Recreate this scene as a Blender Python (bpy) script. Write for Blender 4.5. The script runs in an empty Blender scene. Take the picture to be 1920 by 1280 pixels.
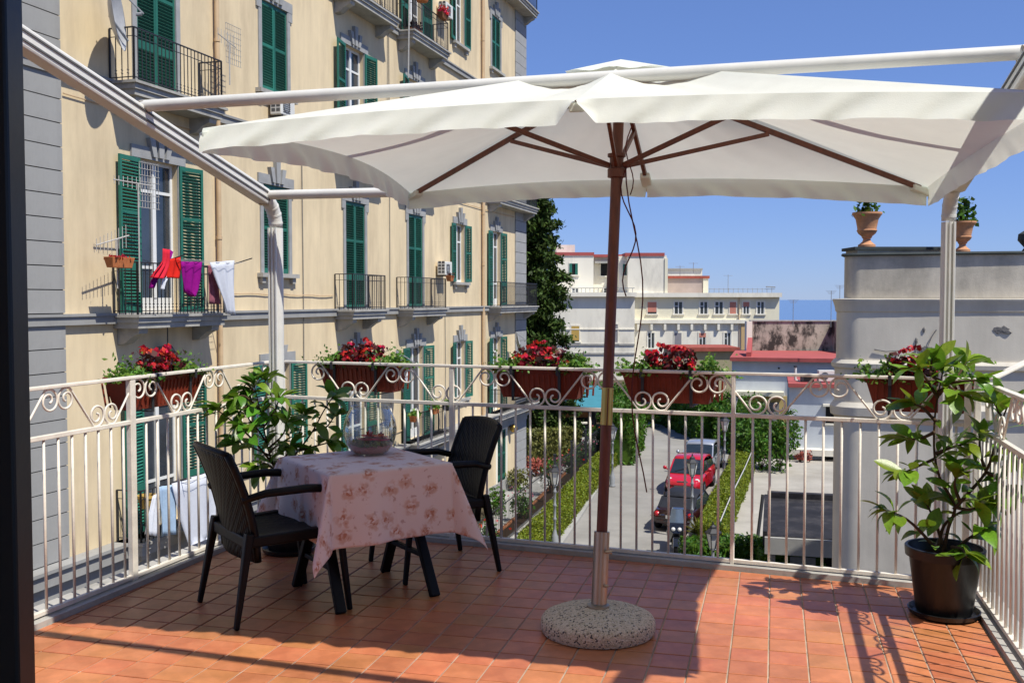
import bpy, bmesh, math, random
import numpy as np
from mathutils import Vector, Matrix
random.seed(7)
RNG = np.random.default_rng(11)
SC = bpy.context.scene
COL = SC.collection
R = math.radians

# ------------------------------------------------------------------ camera
F, CX, CY, CAMH = 1900.0, 960.0, 640.0, 1.58      # focal length in pixels of the 1920 px wide photograph, eye height above the terrace
PITCH = math.atan(79 / 1900)
cam = bpy.data.cameras.new('camera')
cam.sensor_width = 36
cam.lens = 36 * F / 1920
cam.clip_start = 0.05
cam.clip_end = 200000
camo = bpy.data.objects.new('camera', cam)
camo.location = (0, 0, CAMH)
camo.rotation_euler = (math.pi / 2 - PITCH, 0, 0)
COL.objects.link(camo)
SC.camera = camo

# ------------------------------------------------------------------ sky, sun, exposure
SUN_AZ, SUN_EL = R(130), R(57.5)
world = bpy.data.worlds.new('World')
SC.world = world
world.use_nodes = True
nt = world.node_tree
nt.nodes.clear()
sky = nt.nodes.new('ShaderNodeTexSky')
sky.sky_type = 'NISHITA'
sky.sun_disc = False
sky.sun_elevation = SUN_EL
sky.sun_rotation = SUN_AZ
sky.altitude = 900
sky.air_density = 1.0
sky.dust_density = 0.0
sky.ozone_density = 5.0
hsv = nt.nodes.new('ShaderNodeHueSaturation')
hsv.inputs['Saturation'].default_value = 1.0
hsv.inputs['Hue'].default_value = 0.5
bg = nt.nodes.new('ShaderNodeBackground')
bg.inputs['Strength'].default_value = 0.092
wo = nt.nodes.new('ShaderNodeOutputWorld')
gam = nt.nodes.new('ShaderNodeGamma'); gam.inputs['Gamma'].default_value = .62          # evens the brightness from horizon to zenith
tin = nt.nodes.new('ShaderNodeMix'); tin.data_type = 'RGBA'; tin.blend_type = 'MULTIPLY'; tin.inputs['Factor'].default_value = 1; tin.inputs['B'].default_value = (1.02, 1.31, 2.14, 1)
nt.links.new(sky.outputs[0], gam.inputs['Color']); nt.links.new(gam.outputs[0], tin.inputs['A'])
nt.links.new(tin.outputs['Result'], hsv.inputs['Color'])
nt.links.new(hsv.outputs[0], bg.inputs['Color'])
nt.links.new(bg.outputs[0], wo.inputs['Surface'])
sun = bpy.data.lights.new('sun', 'SUN')
sun.energy = 4.4
sun.angle = R(0.53)
sun.color = (1.0, 0.965, 0.875)
suno = bpy.data.objects.new('sun', sun)
SUNV = Vector((math.sin(SUN_AZ) * math.cos(SUN_EL), math.cos(SUN_AZ) * math.cos(SUN_EL), math.sin(SUN_EL)))
suno.rotation_euler = SUNV.to_track_quat('Z', 'Y').to_euler()
suno.location = (20, -10, 40)
COL.objects.link(suno)
SC.view_settings.view_transform = 'Standard'
SC.view_settings.look = 'None'
SC.view_settings.gamma = 1
SC.view_settings.exposure = 0.35
SC.view_settings.use_curve_mapping = False
SC.cycles.max_bounces = 8
SC.cycles.transparent_max_bounces = 8
SC.cycles.caustics_reflective = False
SC.cycles.caustics_refractive = False

# ------------------------------------------------------------------ surveying helpers: a sight line cut with a real plane of the place
def ray(px, py):
    u = (CY - py) / F
    return ((px - CX) / F, math.cos(PITCH) + u * math.sin(PITCH), -math.sin(PITCH) + u * math.cos(PITCH))
def at_z(px, py, z=0.0):
    d = ray(px, py); t = (z - CAMH) / d[2]
    return Vector((d[0] * t, d[1] * t, z))
def at_Y(px, py, Y):
    d = ray(px, py); t = Y / d[1]
    return Vector((d[0] * t, Y, CAMH + d[2] * t))
GZ = -6.6                                          # street level below the terrace
def gnd(px, py): return at_z(px, py, GZ)
FA = math.atan(580 / 1900)                         # heading of the long facade
FU = Vector((math.sin(FA), math.cos(FA), 0)); FN = Vector((math.cos(FA), -math.sin(FA), 0))
FP = Vector((-7.92, 17.9, 0)); FROT = math.pi / 2 - FA
def fac(px, py, d=0.0):                            # facade coordinates (s along, z up) of a sight line, d in front of the wall
    r = Vector(ray(px, py)); t = (FP.dot(FN) + d) / (r.x * FN.x + r.y * FN.y)
    q = r * t
    return ((q - FP).x * FU.x + (q - FP).y * FU.y, CAMH + q.z)
def fw(s, d, z): return Vector((FP.x + s * FU.x + d * FN.x, FP.y + s * FU.y + d * FN.y, z))

# ------------------------------------------------------------------ mesh builder
class MB:
    def __init__(s): s.v = []; s.f = []
    def add(s, vs, fs):
        o = len(s.v); s.v += [tuple(v) for v in vs]; s.f += [tuple(i + o for i in f) for f in fs]; return s
    def box(s, x0, x1, y0, y1, z0, z1):
        return s.add([(x0,y0,z0),(x1,y0,z0),(x1,y1,z0),(x0,y1,z0),(x0,y0,z1),(x1,y0,z1),(x1,y1,z1),(x0,y1,z1)],
                     [(0,3,2,1),(4,5,6,7),(0,1,5,4),(1,2,6,5),(2,3,7,6),(3,0,4,7)])
    def obox(s, c, a, b, d):                       # centre and three half axes
        c, a, b, d = Vector(c), Vector(a), Vector(b), Vector(d)
        return s.add([c-a-b-d, c+a-b-d, c+a+b-d, c-a+b-d, c-a-b+d, c+a-b+d, c+a+b+d, c-a+b+d],
                     [(0,3,2,1),(4,5,6,7),(0,1,5,4),(1,2,6,5),(2,3,7,6),(3,0,4,7)])
    def bar(s, p, q, w, h=None, up=(0, 0, 1), taper=1.0):
        h = w if h is None else h
        p, q = Vector(p), Vector(q); d = (q - p).normalized(); up = Vector(up)
        if abs(d.dot(up)) > .98: up = Vector((1, 0, 0))
        a = d.cross(up).normalized() * w / 2; b = a.cross(d).normalized() * h / 2
        return s.add([p-a-b, p+a-b, p+a+b, p-a+b, q-a*taper-b*taper, q+a*taper-b*taper, q+a*taper+b*taper, q-a*taper+b*taper],
                     [(0,3,2,1),(4,5,6,7),(0,1,5,4),(1,2,6,5),(2,3,7,6),(3,0,4,7)])
    def tube(s, pts, r, n=8, closed=False, sx=1.0):
        P = [Vector(p) for p in pts]; m = len(P)
        rr = r if isinstance(r, (list, tuple)) else [r] * m
        T = []
        for i in range(m):
            a = P[i - 1] if i or closed else P[0]; b = P[(i + 1) % m] if i < m - 1 or closed else P[-1]
            d = (b - a); T.append(d.normalized() if d.length > 1e-9 else Vector((0, 0, 1)))
        ref = Vector((0, 0, 1)) if abs(T[0].z) < .9 else Vector((1, 0, 0))
        u = T[0].cross(ref).normalized(); vs = []
        for i in range(m):
            u = (u - T[i] * u.dot(T[i])).normalized(); w = T[i].cross(u)
            for k in range(n):
                t = 2 * math.pi * (k + .5) / n
                vs.append(P[i] + u * rr[i] * math.cos(t) * sx + w * rr[i] * math.sin(t))
        fs = []
        for i in range(m if closed else m - 1):
            j = (i + 1) % m
            for k in range(n):
                l = (k + 1) % n; fs.append((i*n+k, i*n+l, j*n+l, j*n+k))
        if not closed:
            fs.append(tuple(range(n - 1, -1, -1))); fs.append(tuple((m - 1) * n + k for k in range(n)))
        return s.add(vs, fs)
    def lathe(s, prof, c=(0, 0, 0), n=24, cap0=True, cap1=True):
        vs = []; fs = []; m = len(prof)
        for r, z in prof:
            for k in range(n):
                t = 2 * math.pi * k / n; vs.append((c[0] + r * math.cos(t), c[1] + r * math.sin(t), c[2] + z))
        for i in range(m - 1):
            for k in range(n):
                l = (k + 1) % n; fs.append((i*n+k, i*n+l, (i+1)*n+l, (i+1)*n+k))
        if cap0: fs.append(tuple(range(n - 1, -1, -1)))
        if cap1: fs.append(tuple((m - 1) * n + k for k in range(n)))
        return s.add(vs, fs)
    def poly(s, pts, w):                           # polygon extruded by the vector w
        P = [Vector(p) for p in pts]; n = len(P); w = Vector(w)
        return s.add(P + [p + w for p in P], [tuple(range(n))[::-1], tuple(range(n, 2 * n))] + [(i, (i + 1) % n, n + (i + 1) % n, n + i) for i in range(n)])
    def grid(s, fn, nu, nv):
        vs = [fn(i / nu, j / nv) for j in range(nv + 1) for i in range(nu + 1)]; w = nu + 1
        return s.add(vs, [(j*w+i, j*w+i+1, (j+1)*w+i+1, (j+1)*w+i) for j in range(nv) for i in range(nu)])
    def shift(s, o):
        s.v = [(a + o[0], b + o[1], c + o[2]) for a, b, c in s.v]; return s
    def xf(s, m): s.v = [tuple(m @ Vector(v)) for v in s.v]; return s
    def bb(s):
        a = np.array(s.v); return a.min(0), a.max(0)
def mesh(name, mb, m, smooth=False):
    me = bpy.data.meshes.new(name); me.from_pydata(mb.v, [], mb.f)
    if m: me.materials.append(m)
    bm = bmesh.new(); bm.from_mesh(me); bmesh.ops.recalc_face_normals(bm, faces=bm.faces); bm.to_mesh(me); bm.free()
    if smooth:
        me.polygons.foreach_set('use_smooth', [True] * len(me.polygons))
        if smooth != 'all':
            try: me.set_sharp_from_angle(angle=R(smooth if smooth is not True else 40))
            except Exception: pass
    me.update(); return me
def place(name, me, parent=None, loc=(0, 0, 0), rot=0.0):
    o = bpy.data.objects.new(name, me); COL.objects.link(o)
    o.location = loc; o.rotation_euler = (0, 0, rot)
    if parent: o.parent = parent
    return o
def bev(o, w, seg=2):
    b = o.modifiers.new('bevel', 'BEVEL'); b.width = w; b.segments = seg; b.limit_method = 'ANGLE'; b.angle_limit = R(40); return o
def part(name, mb, m, parent, smooth=False, bevel=0, loc=(0, 0, 0), rot=0.0, label=None, kind=None):
    o = place(name, mesh(name, mb, m, smooth), parent, loc, rot)
    if bevel: bev(o, bevel)
    if label: o['label'] = label
    if kind: o['kind'] = kind
    return o
def tag(o, label, cat, group=None, kind=None):
    o['label'] = label
    if cat: o['category'] = cat
    if group: o['group'] = group
    if kind: o['kind'] = kind
    return o
def thing(name, label, cat, loc=(0, 0, 0), rot=0.0, group=None):
    o = bpy.data.objects.new(name, None); COL.objects.link(o); o.empty_display_size = .2
    o.location = loc; o.rotation_euler = (0, 0, rot)
    return tag(o, label, cat, group)
def solo(name, mb, m, label, cat, group=None, smooth=False, bevel=0, kind=None, solid=0):
    a, b = mb.bb(); c = ((a[0] + b[0]) / 2, (a[1] + b[1]) / 2, a[2]); mb.shift((-c[0], -c[1], -c[2]))
    o = place(name, mesh(name, mb, m, smooth), None, c)
    if solid:
        q = o.modifiers.new('thickness', 'SOLIDIFY'); q.thickness = solid; q.offset = 0
    if bevel: bev(o, bevel)
    return tag(o, label, cat, group, kind)
def struct(name, mb, m, label=None, smooth=False):
    o = place(name, mesh(name, mb, m, smooth)); o['kind'] = 'structure'
    if label: o['label'] = label
    return o
def copy_thing(root, loc, rot, label, group=None):
    r = root.copy(); COL.objects.link(r); r.location = loc; r.rotation_euler = (0, 0, rot); r['label'] = label
    if group: r['group'] = group
    for ch in list(root.children):
        c = ch.copy(); COL.objects.link(c); c.parent = r
        for g in list(ch.children):
            d = g.copy(); COL.objects.link(d); d.parent = c
    return r

# ------------------------------------------------------------------ materials
MATS = {}
def nodes_of(name):
    m = bpy.data.materials.new(name); m.use_nodes = True; t = m.node_tree
    return m, t, t.nodes['Principled BSDF'], t.nodes.new, t.links.new
def mat(name, col, rough=.75, var=.12, scale=4.0, bump=0.0, bscale=60.0, spec=.35, metal=0.0, rnd=0.0, hue=0.0, stretch=(1, 1, 1),
        dirt=None, dscale=1.2, damt=.5, trans=0.0, island=0.0, coat=0.0, dsharp=(.48, .68)):
    m, t, b, N, L = nodes_of(name)
    b.inputs['Roughness'].default_value = rough; b.inputs['Metallic'].default_value = metal
    b.inputs['Specular IOR Level'].default_value = spec; b.inputs['Coat Weight'].default_value = coat
    tc = N('ShaderNodeTexCoord'); mp = N('ShaderNodeMapping'); mp.inputs['Scale'].default_value = stretch
    L(tc.outputs['Object'], mp.inputs['Vector'])
    nz = N('ShaderNodeTexNoise'); nz.inputs['Scale'].default_value = scale; nz.inputs['Detail'].default_value = 7; nz.inputs['Roughness'].default_value = .62
    L(mp.outputs[0], nz.inputs['Vector'])
    mr = N('ShaderNodeMapRange'); mr.inputs['From Min'].default_value = .3; mr.inputs['From Max'].default_value = .7
    mr.inputs['To Min'].default_value = 1 - var; mr.inputs['To Max'].default_value = 1 + var
    L(nz.outputs['Fac'], mr.inputs['Value'])
    hs = N('ShaderNodeHueSaturation'); hs.inputs['Color'].default_value = (*col, 1)
    val = mr.outputs[0]
    if rnd or hue or island:
        src = N('ShaderNodeNewGeometry').outputs['Random Per Island'] if island else N('ShaderNodeObjectInfo').outputs['Random']
        a = island or rnd
        r2 = N('ShaderNodeMapRange'); r2.inputs['To Min'].default_value = 1 - a; r2.inputs['To Max'].default_value = 1 + a
        L(src, r2.inputs['Value'])
        mu = N('ShaderNodeMath'); mu.operation = 'MULTIPLY'; L(val, mu.inputs[0]); L(r2.outputs[0], mu.inputs[1]); val = mu.outputs[0]
        if hue:
            wn = N('ShaderNodeTexWhiteNoise'); wn.noise_dimensions = '1D'; L(src, wn.inputs['W'])
            r3 = N('ShaderNodeMapRange'); r3.inputs['To Min'].default_value = .5 - hue; r3.inputs['To Max'].default_value = .5 + hue
            L(wn.outputs['Value'], r3.inputs['Value']); L(r3.outputs[0], hs.inputs['Hue'])
    L(val, hs.inputs['Value'])
    out = hs.outputs[0]
    if dirt:
        n2 = N('ShaderNodeTexNoise'); n2.inputs['Scale'].default_value = dscale; n2.inputs['Detail'].default_value = 9; n2.inputs['Roughness'].default_value = .7
        L(mp.outputs[0], n2.inputs['Vector'])
        rp = N('ShaderNodeMapRange'); rp.inputs['From Min'].default_value = dsharp[0]; rp.inputs['From Max'].default_value = dsharp[1]; rp.inputs['To Max'].default_value = damt
        L(n2.outputs['Fac'], rp.inputs['Value'])
        mx = N('ShaderNodeMix'); mx.data_type = 'RGBA'; mx.inputs['B'].default_value = (*dirt, 1)
        L(rp.outputs[0], mx.inputs['Factor']); L(out, mx.inputs['A']); out = mx.outputs['Result']
    L(out, b.inputs['Base Color'])
    if bump:
        nb = N('ShaderNodeTexNoise'); nb.inputs['Scale'].default_value = bscale; nb.inputs['Detail'].default_value = 4
        L(tc.outputs['Object'], nb.inputs['Vector'])
        bp = N('ShaderNodeBump'); bp.inputs['Strength'].default_value = bump; bp.inputs['Distance'].default_value = .02
        L(nb.outputs['Fac'], bp.inputs['Height']); L(bp.outputs[0], b.inputs['Normal'])
    if trans:
        tl = N('ShaderNodeBsdfTranslucent'); L(out, tl.inputs['Color'])
        ms = N('ShaderNodeMixShader'); ms.inputs[0].default_value = trans
        o = t.nodes['Material Output']; L(b.outputs[0], ms.inputs[1]); L(tl.outputs[0], ms.inputs[2]); L(ms.outputs[0], o.inputs['Surface'])
    MATS[name] = m; return m
M = MATS
mat('stucco', (.715, .580, .375), .9, .08, 2.0, .12, 90, .15, dirt=(.44, .335, .22), dscale=1.1, damt=.62, stretch=(1.0, 1.0, .22), dsharp=(.47, .76))
mat('grey_stone', (.33, .325, .31), .88, .12, 3, .15, 80, .2, dirt=(.16, .155, .15), dscale=1.5, damt=.5, stretch=(1, 1, .5))
mat('blue_stone', (.32, .32, .315), .88, .14, 3, .12, 60, .2)
mat('slab_stone', (.40, .385, .35), .9, .14, 3, .15, 60, .2, dirt=(.16, .15, .14), dscale=2, damt=.5)
mat('green_shutter', (.022, .14, .096), .5, .12, 6, .05, 80, .35, rnd=.22)
mat('white_paint', (.74, .74, .71), .45, .05, 6, 0, 10, .4)
mat('white_metal', (.70, .685, .64), .42, .07, 5, .03, 50, .45)
mat('rail_paint', (.72, .665, .575), .48, .14, 9, .06, 70, .4, dirt=(.30, .13, .05), dscale=5, damt=.75, dsharp=(.62, .74))
mat('pane', (.035, .045, .06), .06, .5, 1.2, 0, 10, .9)
mat('curtain', (.55, .52, .45), .9, .15, 4, .1, 30, .1)
mat('dark_iron', (.028, .028, .032), .5, .2, 10, 0, 10, .4)
mat('pipe', (.56, .40, .24), .7, .1, 4, 0, 10, .3)
mat('terracotta', (.50, .17, .06), .7, .2, 12, .1, 60, .25)
mat('urn_clay', (.55, .27, .14), .8, .2, 10, .15, 50, .25, dirt=(.3, .18, .1), dscale=8, damt=.5)
mat('trough', (.19, .029, .013), .5, .18, 14, .05, 60, .35)
mat('fabric_white', (.84, .86, .78), .9, .03, 6, .12, 220, .1, trans=.31)
mat('wood', (.125, .036, .017), .45, .3, 14, .08, 60, .4, stretch=(3, 3, .4))
mat('brass', (.55, .36, .10), .35, .1, 8, 0, 10, .5, metal=.9)
mat('steel', (.42, .36, .27), .38, .12, 10, 0, 10, .5, metal=.85, stretch=(1, 1, .2))
mat('resin', (.0045, .004, .0035), .5, .2, 20, .7, 200, .2)
mat('resin_plain', (.0045, .004, .004), .45, .15, 10, .05, 40, .2)
mat('pot_black', (.008, .008, .008), .38, .2, 8, .04, 30, .45)
mat('soil', (.035, .022, .013), 1, .4, 30, .8, 60, .1)
mat('leaf_big', (.165, .285, .022), .3, .22, 12, .08, 50, .5, trans=.32, rnd=.30, hue=.03)
mat('leaf_dark', (.115, .235, .02), .32, .2, 12, .08, 50, .5, trans=.30, rnd=.34, hue=.03)
mat('stem', (.075, .045, .025), .8, .3, 20, .2, 60, .2)
mat('leaf_small', (.14, .27, .04), .45, .1, 8, 0, 10, .35, trans=.35, island=.45, hue=.03)
mat('hedge_bright', (.17, .21, .014), .5, .15, 3, 0, 10, .3, trans=.3, island=.45, hue=.025)
mat('hedge_green', (.065, .145, .013), .5, .15, 2, 0, 10, .3, trans=.28, island=.5, hue=.025)
mat('hedge_dull', (.13, .135, .03), .6, .2, 2, 0, 10, .3, trans=.25, island=.45, hue=.02)
mat('conifer', (.05, .085, .015), .6, .3, 1.2, 0, 10, .25, trans=.22, island=.5, hue=.025)
mat('bark', (.09, .06, .04), .95, .3, 8, .5, 30, .1, stretch=(1, 1, .2))
mat('begonia', (.55, .018, .028), .42, .2, 6, 0, 10, .4, trans=.30, island=.5, hue=.02)
mat('begonia_leaf', (.085, .016, .014), .42, .2, 6, 0, 10, .4, trans=.2, island=.5, hue=.03)
mat('concrete', (.36, .35, .325), .92, .1, 1.2, .1, 40, .2, dirt=(.24, .23, .21), dscale=.5, damt=.5)
mat('road_concrete', (.29, .275, .25), .93, .10, .8, .12, 40, .2, dirt=(.20, .19, .175), dscale=.35, damt=.55)
mat('yard', (.40, .37, .32), .93, .08, .8, .1, 40, .2, dirt=(.28, .25, .21), dscale=.5, damt=.5)
mat('earth', (.10, .08, .05), 1, .3, .6, .3, 20, .1)
mat('tar', (.020, .019, .022), .8, .3, 1.5, .2, 20, .25, dirt=(.10, .09, .09), dscale=1.2, damt=.5)
mat('kerb_marble', (.47, .45, .41), .6, .18, 5, .05, 40, .35, dirt=(.17, .165, .16), dscale=5, damt=.6)
mat('grout', (.45, .35, .27), .95, .12, 8, .1, 80, .1)
mat('tile', (.50, .172, .070), .40, .13, 8, .06, 30, .45, rnd=.09, hue=.009, dirt=(.56, .21, .10), dscale=5, damt=.6)
mat('tower_plaster', (.68, .625, .52), .92, .06, 1.6, .1, 50, .15, dirt=(.52, .47, .40), dscale=.9, damt=.6, dsharp=(.5, .8))
mat('tower_parapet', (.58, .525, .43), .92, .12, 1.4, .15, 50, .15, dirt=(.30, .275, .24), dscale=1.0, damt=.75, stretch=(1, 1, 1.6), dsharp=(.45, .72))
mat('joint', (.075, .07, .068), .95, .1, 8)
mat('tower_patch', (.20, .19, .18), .95, .2, 12, .5, 40, .1)
mat('slate', (.05, .06, .06), .8, .2, 5, .1, 30, .25)
mat('cream_wall', (.80, .745, .56), .92, .05, .35, .05, 10, .15, dirt=(.58, .53, .40), dscale=.5, damt=.5, stretch=(1, 1, .3))
mat('white_wall', (.84, .79, .66), .92, .06, .35, .05, 10, .15, dirt=(.50, .46, .38), dscale=.45, damt=.6, stretch=(1, 1, .35))
mat('pink_wall', (.42, .34, .30), .92, .12, .4, .05, 10, .15, dirt=(.3, .24, .2), dscale=.3, damt=.5)
mat('olive_wall', (.36, .32, .20), .92, .12, .4, .05, 10, .15)
mat('blue_wall', (.55, .585, .62), .92, .08, .8, .05, 20, .15, dirt=(.42, .45, .49), dscale=.6, damt=.5)
mat('yellow_wall', (.60, .46, .20), .92, .1, .8, .05, 20, .15)
mat('orange_wall', (.55, .38, .19), .92, .12, .6, .05, 20, .15)
mat('stained_wall', (.42, .37, .30), .95, .3, .7, .2, 10, .1, dirt=(.035, .032, .03), dscale=1.1, damt=.95, stretch=(1, 1, .55), dsharp=(.46, .57))
mat('red_roof', (.40, .095, .085), .8, .12, 1.5, .05, 20, .25)
mat('roof_tile', (.33, .085, .06), .85, .2, 2, .1, 20, .2)
mat('blind_pink', (.55, .22, .16), .7, .08, 4, 0, 10, .2)
mat('blind_yellow', (.50, .33, .09), .7, .08, 4, 0, 10, .2)
mat('blind_grey', (.26, .25, .26), .7, .08, 4, 0, 10, .2)
mat('teal', (.055, .215, .26), .7, .1, 2, .05, 30, .2)
mat('dark_void', (.014, .014, .015), .8, .3, 2, 0, 10, .2)  # near-black standing in for the darkness of unlit interiors and openings
mat('hazy_glass', (.05, .055, .05), .2, .3, 1, 0, 10, .5)
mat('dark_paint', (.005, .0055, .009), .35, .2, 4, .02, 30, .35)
mat('plastic_white', (.66, .65, .60), .5, .08, 5, 0, 10, .35)
mat('grille', (.10, .10, .10), .6, .2, 10, 0, 10, .3)
mat('dish', (.42, .42, .42), .55, .15, 5, .03, 20, .35)
mat('rust', (.20, .085, .04), .9, .3, 12, .2, 40, .2)
mat('cloth_red', (.68, .03, .055), .9, .1, 10, .2, 60, .1, trans=.2)
mat('cloth_red2', (.72, .028, .018), .9, .1, 10, .2, 60, .1, trans=.2)
mat('cloth_purple', (.29, .008, .22), .9, .15, 10, .2, 60, .1, trans=.2)
mat('cloth_white', (.74, .76, .82), .9, .04, 10, .2, 40, .1, trans=.25)
mat('cloth_blue', (.42, .56, .72), .9, .1, 10, .2, 40, .1, trans=.2)
mat('cloth_pink', (.35, .12, .16), .9, .2, 14, .2, 40, .1, trans=.2)
mat('car_red', (.50, .012, .028), .25, .03, 3, 0, 10, .5, coat=.8)
mat('car_silver', (.40, .42, .46), .3, .03, 3, 0, 10, .5, metal=.4, coat=.8)
mat('car_maroon', (.022, .004, .006), .25, .05, 3, 0, 10, .5, coat=.8)
mat('car_glass', (.02, .028, .034), .05, .2, 2, 0, 10, .8)
mat('soft_top', (.016, .018, .026), .7, .2, 8, .2, 80, .3)
mat('rubber', (.012, .012, .012), .8, .2, 8, 0, 10, .2)
mat('bike_black', (.012, .013, .016), .25, .2, 4, 0, 10, .5, coat=.5)
mat('bike_screen', (.10, .13, .17), .1, .2, 3, 0, 10, .7)
mat('chrome', (.55, .55, .55), .2, .05, 3, 0, 10, .5, metal=.9)
mat('lamp_lens', (.62, .62, .60), .15, .1, 4, 0, 10, .6)
mat('tail_red', (.45, .01, .02), .2, .1, 4, 0, 10, .6)
mat('lantern_glass', (.66, .66, .62), .3, .1, 8, 0, 10, .5)
mat('lamp_grey', (.24, .25, .26), .5, .15, 8, 0, 10, .4)
mat('netting', (.02, .10, .05), .8, .2, 20, .2, 60, .2)
mat('brick_edge', (.40, .16, .07), .9, .2, 6, .2, 40, .15)
mat('moss', (.20, .24, .06), .8, .4, 30, .5, 80, .2, island=.4)
mat('pink_sand', (.70, .26, .24), .9, .25, 60, .4, 150, .2)
mat('sea_water', (.03, .115, .30), .16, .05, .0005, 0, 10, .5)
mat('cord', (.10, .02, .02), .8, .2, 20, 0, 10, .2)
mat('wire', (.45, .43, .40), .6, .2, 20, 0, 10, .3)
def glass_mat():                                  # thin blown glass: clear with a fresnel sheen
    m, t, b, N, L = nodes_of('clear_glass')
    tr = N('ShaderNodeBsdfTransparent'); tr.inputs[0].default_value = (.965, .98, .972, 1)
    gl = N('ShaderNodeBsdfGlossy'); gl.inputs['Roughness'].default_value = .02
    lw = N('ShaderNodeLayerWeight'); lw.inputs[0].default_value = .5
    pw = N('ShaderNodeMath'); pw.operation = 'POWER'; pw.inputs[1].default_value = 2.0; L(lw.outputs['Facing'], pw.inputs[0])
    fr = N('ShaderNodeMath'); fr.operation = 'MULTIPLY_ADD'; fr.inputs[1].default_value = .8; fr.inputs[2].default_value = .07; L(pw.outputs[0], fr.inputs[0])
    ms = N('ShaderNodeMixShader'); L(fr.outputs[0], ms.inputs[0]); L(tr.outputs[0], ms.inputs[1]); L(gl.outputs[0], ms.inputs[2])
    L(ms.outputs[0], t.nodes['Material Output'].inputs['Surface']); MATS['clear_glass'] = m
glass_mat()
def add_world_wear(name, scale, lo, hi, stretch=(1, 1, 1), det=8):            # worn and soiled patches that run across the pieces
    m = MATS[name]; t = m.node_tree; N, L = t.nodes.new, t.links.new; b = t.nodes['Principled BSDF']; src = b.inputs['Base Color'].links[0].from_socket
    g = N('ShaderNodeNewGeometry'); mp = N('ShaderNodeMapping'); mp.inputs['Scale'].default_value = stretch; L(g.outputs['Position'], mp.inputs['Vector'])
    n = N('ShaderNodeTexNoise'); n.inputs['Scale'].default_value = scale; n.inputs['Detail'].default_value = det; n.inputs['Roughness'].default_value = .68; L(mp.outputs[0], n.inputs['Vector'])
    r = N('ShaderNodeMapRange'); r.inputs['From Min'].default_value = .36; r.inputs['From Max'].default_value = .64; r.inputs['To Min'].default_value = lo; r.inputs['To Max'].default_value = hi; L(n.outputs['Fac'], r.inputs['Value'])
    h = N('ShaderNodeHueSaturation'); L(src, h.inputs['Color']); L(r.outputs[0], h.inputs['Value']); L(h.outputs[0], b.inputs['Base Color'])
add_world_wear('tile', 1.7, .82, 1.10); add_world_wear('tile', 14, .93, 1.06); add_world_wear('grout', 3.0, .6, 1.1)
add_world_wear('stucco', 1.6, .94, 1.035, (1, 1, .05)); add_world_wear('stucco', .35, .93, 1.05); add_world_wear('road_concrete', .22, .85, 1.12); add_world_wear('yard', .3, .88, 1.08)
add_world_wear('tower_plaster', 1.3, .86, 1.06, (1, 1, .12)); add_world_wear('tower_parapet', 1.6, .72, 1.08, (1, 1, .3)); add_world_wear('kerb_marble', 2.5, .7, 1.1)
def woven():
    m = MATS['resin']; t = m.node_tree; N, L = t.nodes.new, t.links.new; b = t.nodes['Principled BSDF']; tc = N('ShaderNodeTexCoord')
    ws = []
    for ax, sc in (('Y', 17), ('DIAGONAL', 15)):
        w = N('ShaderNodeTexWave'); w.bands_direction = ax; w.inputs['Scale'].default_value = sc; L(tc.outputs['Object'], w.inputs['Vector']); ws.append(w)
    mu = N('ShaderNodeMath'); mu.operation = 'MULTIPLY'; L(ws[0].outputs['Fac'], mu.inputs[0]); L(ws[1].outputs['Fac'], mu.inputs[1])
    bp = N('ShaderNodeBump'); bp.inputs['Strength'].default_value = .9; bp.inputs['Distance'].default_value = .006; L(mu.outputs[0], bp.inputs['Height']); L(bp.outputs[0], b.inputs['Normal'])
woven()
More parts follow.
